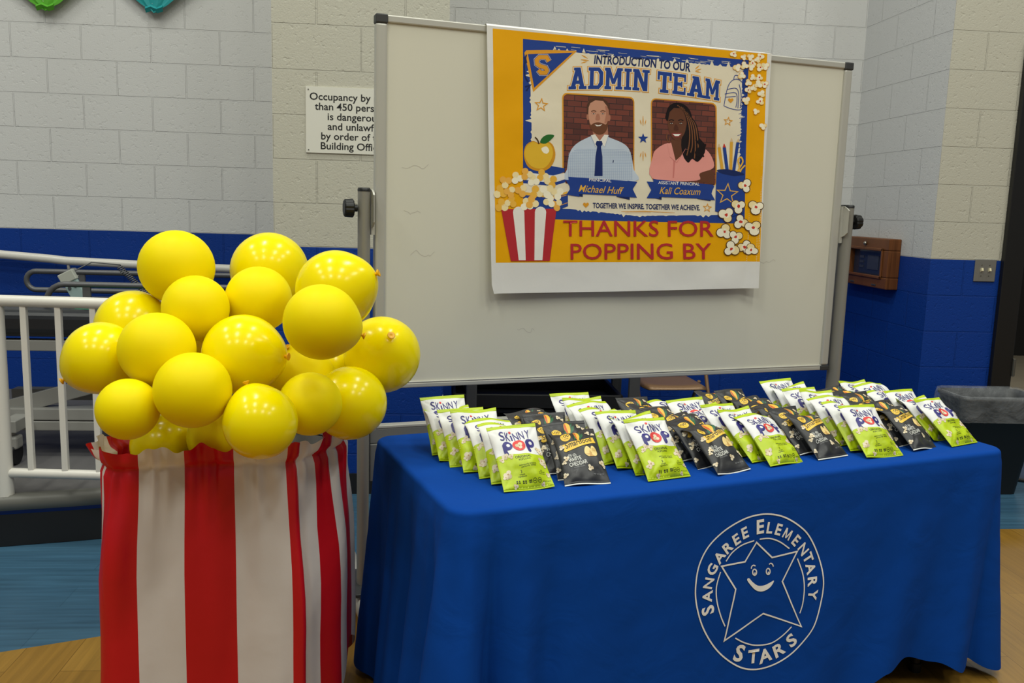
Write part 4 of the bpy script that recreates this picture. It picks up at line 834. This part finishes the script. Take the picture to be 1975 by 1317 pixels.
#        kind, count, front (x, y, yaw), rear (x, y), lean from upright
ROWS = [('lime', 7, (.235, .098, -3), (.165, .455), 47), ('char', 6, (.395, .090, -9), (.375, .35), 50), ('lime', 7, (.622, .066, 3), (.555, .405), 46), ('char', 6, (.822, .060, 9), (.795, .405), 52), ('lime', 6, (1.02, .080, 8), (.885, .335), 52),
        ('char', 7, (1.195, .090, 6), (1.13, .445), 52), ('lime', 7, (1.352, .052, -4), (1.39, .455), 50), ('char', 6, (1.548, .080, 8), (1.56, .37), 52), ('lime', 6, (1.715, .082, 8), (1.695, .40), 52)]
rb = random.Random(21)
for ci, (kind, n, (x0, y0, yw), (x1, y1), lean) in enumerate(ROWS):
    for i in range(n):
        t = i / (n - 1); k = (i * 5 + ci) % 6; src = PROTO[kind][k]
        if (kind, k) in USED: o = copy_tree(src)
        else: o = src; USED.add((kind, k))
        jx = rb.uniform(-.010, .010) if i else 0
        p = TP(lerp(x0, x1, t) + jx, lerp(y0, y1, t), TZ + .0025)
        o.location = p; o.rotation_euler = (-rad(lean + (rb.uniform(-4, 3) if i else 0)), rad(rb.uniform(-3, 3)), TA + rad(yw * (1 - .5 * t) + (rb.uniform(-4, 4) if i else 0)))
        pos = ORD[i] if i < n - 1 else 'rearmost'
        tag(o, ('lime and white popcorn bag' if kind == 'lime' else 'charcoal cheddar popcorn bag') + ', ' + pos + ', ' + CN[ci], 'popcorn bag', ('lime and white popcorn bags' if kind == 'lime' else 'charcoal popcorn bags') + ' on the blue table')

# ------------------------------------------------------------------ bin with striped skirt
LOOP = [(-.777, 2.134), (-.70, 2.139), (-.601, 2.168), (-.493, 2.183), (-.367, 2.199), (-.306, 2.273), (-.259, 2.362), (-.25, 2.48), (-.31, 2.585), (-.45, 2.62), (-.62, 2.60), (-.77, 2.53), (-.822, 2.38), (-.826, 2.22)]
LC = V((-.54, 2.36))
loop = [V((p.x, p.y)) for p in spline([(a, b, 0) for a, b in LOOP], 28, True)]; NLp = len(loop)
nrm = []
for i in range(NLp):
    t = (loop[(i + 1) % NLp] - loop[i - 1]).normalized(); nrm.append(V((t.y, -t.x)))
bn = thing('bin', 'grey bin under the striped red and white skirt holding the yellow balloons', 'bin', (LC.x, LC.y, 0))
gb = mat('grey_bin_plastic', srgb(110, 112, 116), .5)
def bring(k, z): return [(LC.x + (p.x - LC.x) * k - LC.x, LC.y + (p.y - LC.y) * k - LC.y, z) for p in loop[::4]]
mb = MB().grid([bring(.80, .002), bring(.90, .60), bring(.92, .75)], 0, True); mb.grid([bring(.92, .75), bring(.90, .75), bring(.78, .03)], 0, True); mb.add(bring(.78, .03), [tuple(range(len(bring(1, 0))))]); mb.add(bring(.80, .002), [tuple(range(len(bring(1, 0))))[::-1]])
mb.build('bin_body', gb, bn); MB().grid([bring(.91, .725), bring(.94, .728), bring(.94, .752), bring(.90, .754)], 0, True).build('rim', gb, bn)
sk = thing('striped_skirt', 'red and white striped plastic table skirt gathered around the bin of balloons', 'table skirt', (0, 0, 0))
redm = mat('red_plastic_film', srgb(214, 22, 32), .38, bump=(10, .35, .008), trans=.18); whm = mat('white_plastic_film', srgb(242, 234, 228), .4, bump=(10, .35, .008), trans=.22)
seg = 28
# red=0, white=1; each entry starts at the given loop position
STRIPES = [(-.55, 0), (.86, 1), (1.88, 0), (2.95, 1), (3.96, 0), (4.30, 1), (4.95, 0), (5.55, 1), (6.05, 0), (6.7, 1), (7.4, 0), (8.1, 1), (8.8, 0), (9.5, 1), (10.2, 0), (10.9, 1), (11.6, 0), (12.5, 1), (13.1, 0), (13.3, 1), (13.45, 0)]
def stripe(u):
    if u > 13.45: return 0
    c = 0
    for s_, k in STRIPES:
        if u >= s_: c = k
    return c
GZ = .775
vz = [.825, .818, .81, .80, .79, .782, GZ, .768, .755, .735, .70, .65, .58, .50, .42, .34, .27, .20, .14, .09, .05]
rows = []
AL_ = [0]
for i in range(NLp): AL_.append(AL_[-1] + (loop[(i + 1) % NLp] - loop[i]).length)
PERL = AL_[-1]; HM = lambda wl: 2 * pi * max(1, round(PERL / wl)) / PERL      # whole waves round the loop
w1, w2, w3, w4 = HM(.19), HM(.085), HM(.042), HM(.11)
for z in vz:
    row = []
    for i in range(NLp):
        u = i / seg; a_ = AL_[i]; p = loop[i]; n_ = nrm[i]; d = max(0, (GZ - z) / GZ); up = max(0, (z - GZ) / .05)
        k = 1 + .05 * smooth01(d * 2.6) + .025 * d; q = LC + (p - LC) * k
        f = .010 * sin(a_ * w1 + 1.2 + .8 * d) * smooth01(d * 3) + .0028 * sin(a_ * w2 + 1 + 2.0 * d) * smooth01(d * 6) * (1 - .6 * d) + .0055 * sin(a_ * w3 + sin(a_ * w4)) * math.exp(-(d / .11) ** 2) * (1 if d > 0 else .6) - .007 * math.exp(-((z - GZ) / .012) ** 2)
        f -= .0055 * max(0, cos(a_ * w2 * 1 + .7 * sin(a_ * w4))) ** 9 * math.exp(-(d / .085) ** 2)
        f += .030 * smooth01(d * 1.6) * math.exp(-((u - 4.14 - .02 * d) / .16) ** 2) - .026 * smooth01(d * 2) * math.exp(-((u - 4.44) / .14) ** 2)
        f += .014 * smooth01(d * 1.5) * math.exp(-((u - 5.3) / .3) ** 2) + .010 * noise.noise((a_ * 5, z * 4, 1)) * smooth01(d * 4)
        f += .012 * math.exp(-((u - .35) / .3) ** 2) * math.exp(-((z - .56) / .10) ** 2) * (1 + .6 * sin(z * 90))
        f += .008 * min(1, up * 3) + up * (.008 + .012 * sin(a_ * w2 + 1.3) + .004 * sin(a_ * w3 * 1 + .5))
        zz = z + up * .008 * sin(a_ * w4 + 2) + up * .004 * sin(a_ * w2 * 2 + 1)
        hem = .05 + .13 * math.exp(-((u - 6.6) / .9) ** 2) + .01 * sin(u * 2 * pi / 14 * 3)
        if z < GZ: zz = lerp(GZ, hem, (GZ - z) / (GZ - .05))
        q = q + n_ * f; row.append((q.x, q.y, zz))
    rows.append(row)
cols = [stripe((j + .5) / seg) for j in range(NLp)]
st = 0
while cols[st] == cols[st - 1]: st += 1
j = st; panels = []
while j < st + NLp:
    c = cols[j % NLp]; e = j
    while e < st + NLp and cols[e % NLp] == c: e += 1
    panels.append((c, j, e)); j = e
for c, j, e in panels:
    mb = MB().grid([[r_[q % NLp] for q in range(j, e + 1)] for r_ in rows], 0)
    mb.build('red_stripe' if c == 0 else 'white_stripe', redm if c == 0 else whm, sk)

# ------------------------------------------------------------------ balloons
ym = mat('yellow_latex', srgb(244, 224, 0), .2, sss=.6, spec=.26); ym2 = mat('yellow_latex_matte', srgb(243, 221, 0), .5, sss=.6, spec=.12); km = mat('latex_knot', srgb(238, 176, 16), .4)
prof = []
for k in range(29):
    a = pi * k / 28; r_ = sin(a); z = -cos(a)
    if z < -.55: t = (-.55 - z) / .45; z -= .10 * t * t; r_ *= 1 - .04 * t
    prof.append((max(r_, .0005), z))
bal_me = MB().lathe(prof, 40).build('latex', ym); bal_mt = MB().lathe(prof, 40).build('latex', ym2); first = {}; kn_me = MB().lathe([(.001, -1.06), (.05, -1.09), (.04, -1.115), (.048, -1.135), (.085, -1.165), (.10, -1.19), (.085, -1.20), (.03, -1.18), (.001, -1.17)], 16).build('knot', km)
BAL = [((-.392, 1.989, .933, .0834), (-.35, .25, .85), 'round yellow balloon at the bottom front, hanging over the striped skirt edge'),
       ((-.546, 2.013, 1.001, .0858), (.1, .9, -.3), 'yellow balloon low front, just above the left white stripe, overlapping three others'),
       ((-.258, 2.013, 1.162, .0858), (.85, .1, -.28), 'smooth matte yellow balloon at the right front, before the glossy one beside the post'),
       ((-.299, 2.117, .948, .0766), (.3, .9, .2), 'small deep yellow balloon right of the bottom front balloon'),
       ((-.692, 2.019, .954, .0695), (.3, .9, .3), 'small orange-yellow balloon at the lower left above the red skirt corner'),
       ((-.465, 2.165, 1.058, .0983), (.94, -.25, .02), 'large glossy yellow balloon in the centre with its knot facing right'),
       ((-.656, 2.124, 1.074, .0883), (.3, .9, 0), 'matte yellow balloon left of the large glossy centre balloon'),
       ((-.218, 2.264, .918, .0954), (-.5, .8, 0), 'glossy yellow balloon at the lower right next to the whiteboard post foot'),
       ((-.600, 2.257, 1.159, .0820), (.2, .9, .1), 'yellow balloon under the top left one, left of the upper middle balloons'),
       ((-.464, 2.353, 1.174, .0859), (.1, .9, -.2), 'yellow balloon below the top middle balloon, above the large glossy centre one'),
       ((-.812, 2.197, 1.039, .0885), (-.80, -.2, -.50), 'leftmost yellow balloon with a knot at its lower left, against the white railing'),
       ((-.146, 2.420, 1.020, .1057), (.24, -.80, .55), 'rightmost yellow balloon with its knot facing out before the whiteboard'),
       ((-.249, 2.223, 1.215, .0994), (.82, -.15, .36), 'glossy yellow balloon at upper right in front of the grey stand post'),
       ((-.791, 2.373, 1.090, .0981), (.3, .8, -.3), 'yellow balloon at upper left tucked behind the leftmost balloons'),
       ((-.554, 2.261, .826, .0763), (0, .6, -.8), 'orange shaded balloon sunk in the bin mouth behind the bottom front balloon'),
       ((-.705, 2.320, .789, .0860), (0, .6, -.8), 'dim yellow balloon sunk in the bin mouth at the left'),
       ((-.360, 2.373, .963, .0909), (-.25, -.45, .82), 'half hidden yellow balloon between the large centre one and the right front ones'),
       ((-.296, 2.536, .948, .0855), (0, .8, -.6), 'yellow balloon at the back right, only a sliver showing'),
       ((-.469, 2.538, 1.235, .1081), (0, .8, -.5), 'large glossy yellow balloon at the top middle of the pile'),
       ((-.680, 2.384, 1.251, .0966), (0, .8, -.5), 'topmost left yellow balloon against the blue and white wall'),
       ((-.565, 2.353, 1.034, .0809), (0, .8, -.5), 'yellow balloon deep inside the pile, only a sliver showing left of the centre')]
for i, ((x, y, z, r_), kd, lab) in enumerate(BAL):
    t = thing('balloon', lab, 'balloon', (x, y, z), 0, 'yellow balloons in the striped bin')
    k = V(kd).normalized(); t.rotation_euler = (-k).to_track_quat('Z', 'Y').to_euler(); t.scale = (r_, r_, r_)
    for src in (bal_mt if i in (1, 2, 3, 4, 6, 8, 9, 14, 16, 19) else bal_me, kn_me):
        c = src if src.name not in first else src.copy()
        if src.name in first: COL.objects.link(c)
        first[src.name] = 1; c.parent = t

# ------------------------------------------------------------------ things behind the board
tan = mat('tan_metal', srgb(138, 106, 74), .35, .2)
fc = thing('folding_chair', 'tan metal folding chair behind the whiteboard against the blue wall', 'chair', (1.40, 5.12, 0), rad(4))
mb = MB(); rows = []
for i in range(9):
    y = -.19 + .38 * i / 8; wv = .195 - .02 * (abs(i - 4) / 4) ** 4
    rows.append([(wv * (j / 6 - 1) * (1 if 0 < j < 12 else 1), y, .435 - .012 * (1 - (j / 6 - 1) ** 2) * (1 - ((i - 4) / 4) ** 4) - (.022 if j in (0, 12) or i in (0, 8) else 0)) for j in range(13)])
mb.grid(rows, 0); mb.build('seat', tan, fc, solid=.006)
for s_ in (-1, 1):
    MB().tube([(s_ * .215, -.26, .012), (s_ * .215, -.12, .36), (s_ * .215, .10, .80), (s_ * .20, .11, .84)], .0115, 10).build('front_leg', tan, fc)
    MB().tube([(s_ * .185, .26, .012), (s_ * .19, -.02, .43)], .0105, 10).build('rear_leg', tan, fc)
    for y, x in ((-.26, .215), (.26, .185)): MB().tube([(s_ * x, y, 0), (s_ * x, y + (.01 if y < 0 else -.01), .035)], .014, 10).build('foot_cap', black, fc)
MB().tube([(-.215, -.20, .15), (.215, -.20, .15)], .008).build('stretcher', tan, fc); MB().tube([(-.185, .20, .11), (.185, .20, .11)], .008).build('stretcher', tan, fc)
mb = MB(); mb.grid([[(-.215 + .43 * j / 10, .06 + .09 * (z - .62) + .02 * sin(pi * j / 10), z) for j in range(11)] for z in (.62, .68, .76, .82)]); mb.build('backrest', tan, fc, solid=.004)
ct = thing('utility_cart', 'black utility cart with grey corner posts behind the whiteboard', 'cart', (.60, 4.95, 0))
bp_ = mat('black_cart_tray', srgb(24, 24, 26), .5); gp = mat('cart_grey_post', srgb(76, 76, 78), .5)
for z in (.12, .335): MB().box((-.50, -.25, z), (.44, .25, z + .02)).box((-.50, -.25, z), (-.48, .25, z + .09)).box((.42, -.25, z), (.44, .25, z + .09)).box((-.50, -.25, z), (.44, -.235, z + .09)).box((-.50, .235, z), (.44, .25, z + .09)).build('tray', bp_, ct, bevel=.006)
for x in (-.40, .50):
    for y in (-.26, .22): MB().box((x - .03 - .0, y - .0, .08), (x + .03, y + .04, .60)).build('corner_post', gp, ct, bevel=.006)
MB().box((-.50, -.25, .58), (.55, .25, .61)).build('top_shelf', bp_, ct, bevel=.006)
for x in (-.40, .46):
    for y in (-.22, .22): MB().tube([(x - .015, y, .04), (x + .015, y, .04)], .04, 16).box((x - .02, y - .02, .03), (x + .02, y + .02, .10)).build('caster', rubber, ct)

# ------------------------------------------------------------------ waste bin with clear liner, mat by the doorway
tb = thing('waste_bin', 'black waste bin with a clear liner beside the doorway, right of the table', 'bin', (2.95, 4.37, 0))
def rrect3(hx_, hy_, r, z, wob=0, sd=0):
    out = []
    for cx, cy, a0 in ((hx_ - r, hy_ - r, 0), (-hx_ + r, hy_ - r, 90), (-hx_ + r, -hy_ + r, 180), (hx_ - r, -hy_ + r, 270)):
        for k in range(8):
            a = rad(a0 + 90 * k / 7); n_ = wob * noise.noise((cos(a) * 3 + cx * 30, sin(a) * 3 + cy * 30, z * 14 + sd)); out.append((cx + (r + n_) * cos(a), cy + (r + n_) * sin(a), z + n_ * .8))
    return out
mb = MB().grid([rrect3(.155, .09, .04, .002), rrect3(.225, .135, .05, .51), rrect3(.232, .142, .05, .512), rrect3(.232, .142, .05, .53), rrect3(.222, .132, .05, .53), rrect3(.152, .088, .04, .012)], 0, True); rr_ = rrect3(.152, .088, .04, .012); mb.add(rr_, [tuple(range(len(rr_)))]); mb.build('bin_body', black, tb)
lm = bpy.data.materials.new('clear_liner'); lm.use_nodes = True; nt = lm.node_tree; b = nt.nodes['Principled BSDF']; b.inputs['Base Color'].default_value = srgb(196, 200, 204); b.inputs['Roughness'].default_value = .25
tr_ = nt.nodes.new('ShaderNodeBsdfTransparent'); mx = nt.nodes.new('ShaderNodeMixShader'); nz = nt.nodes.new('ShaderNodeTexNoise'); nz.inputs['Scale'].default_value = 9; nz.inputs['Detail'].default_value = 6; nz.inputs['Distortion'].default_value = .3
tcn = nt.nodes.new('ShaderNodeTexCoord'); nt.links.new(tcn.outputs['Object'], nz.inputs[0])
mr = nt.nodes.new('ShaderNodeMapRange'); mr.inputs['From Min'].default_value = .35; mr.inputs['From Max'].default_value = .7; mr.inputs['To Min'].default_value = .13; mr.inputs['To Max'].default_value = .24; nt.links.new(nz.outputs['Fac'], mr.inputs[0]); nt.links.new(mr.outputs[0], mx.inputs[0])
nt.links.new(tr_.outputs[0], mx.inputs[1]); nt.links.new(b.outputs[0], mx.inputs[2]); nt.links.new(mx.outputs[0], nt.nodes['Material Output'].inputs['Surface'])
bpn = nt.nodes.new('ShaderNodeBump'); bpn.inputs['Distance'].default_value = .05; bpn.inputs['Strength'].default_value = .6; nt.links.new(nz.outputs['Fac'], bpn.inputs['Height']); nt.links.new(bpn.outputs[0], b.inputs['Normal'])
li = MB().grid([rrect3(.234, .144, .05, .40, .012, 1), rrect3(.24, .15, .05, .43, .010, 2), rrect3(.243, .153, .05, .47, .008, 3), rrect3(.240, .150, .05, .515, .003, 4), rrect3(.236, .146, .05, .54, .006, 5), rrect3(.218, .128, .05, .535, .004, 6), rrect3(.21, .118, .05, .49, .008, 7), rrect3(.19, .105, .05, .40, .008, 8), rrect3(.18, .10, .05, .30, .008, 9)], 0, True).build('clear_liner', lm, tb)
fm = thing('door_mat', 'dark blue mesh mat with a black edge on the floor beside the waste bin', 'mat', (3.75, 4.45, 0), rad(-35))
MB().box((-.45, -.2, .0), (.45, .2, .010)).build('mesh', mat('dark_blue_mesh', srgb(40, 62, 92), .6, bump=(200, .5, .003)), fm)
MB().box((-.48, -.235, 0), (.48, -.2, .014)).box((-.48, .2, 0), (.48, .235, .014)).box((-.48, -.2, 0), (-.45, .2, .014)).box((.45, -.2, 0), (.48, .2, .014)).build('edge', rubber, fm, bevel=.003)
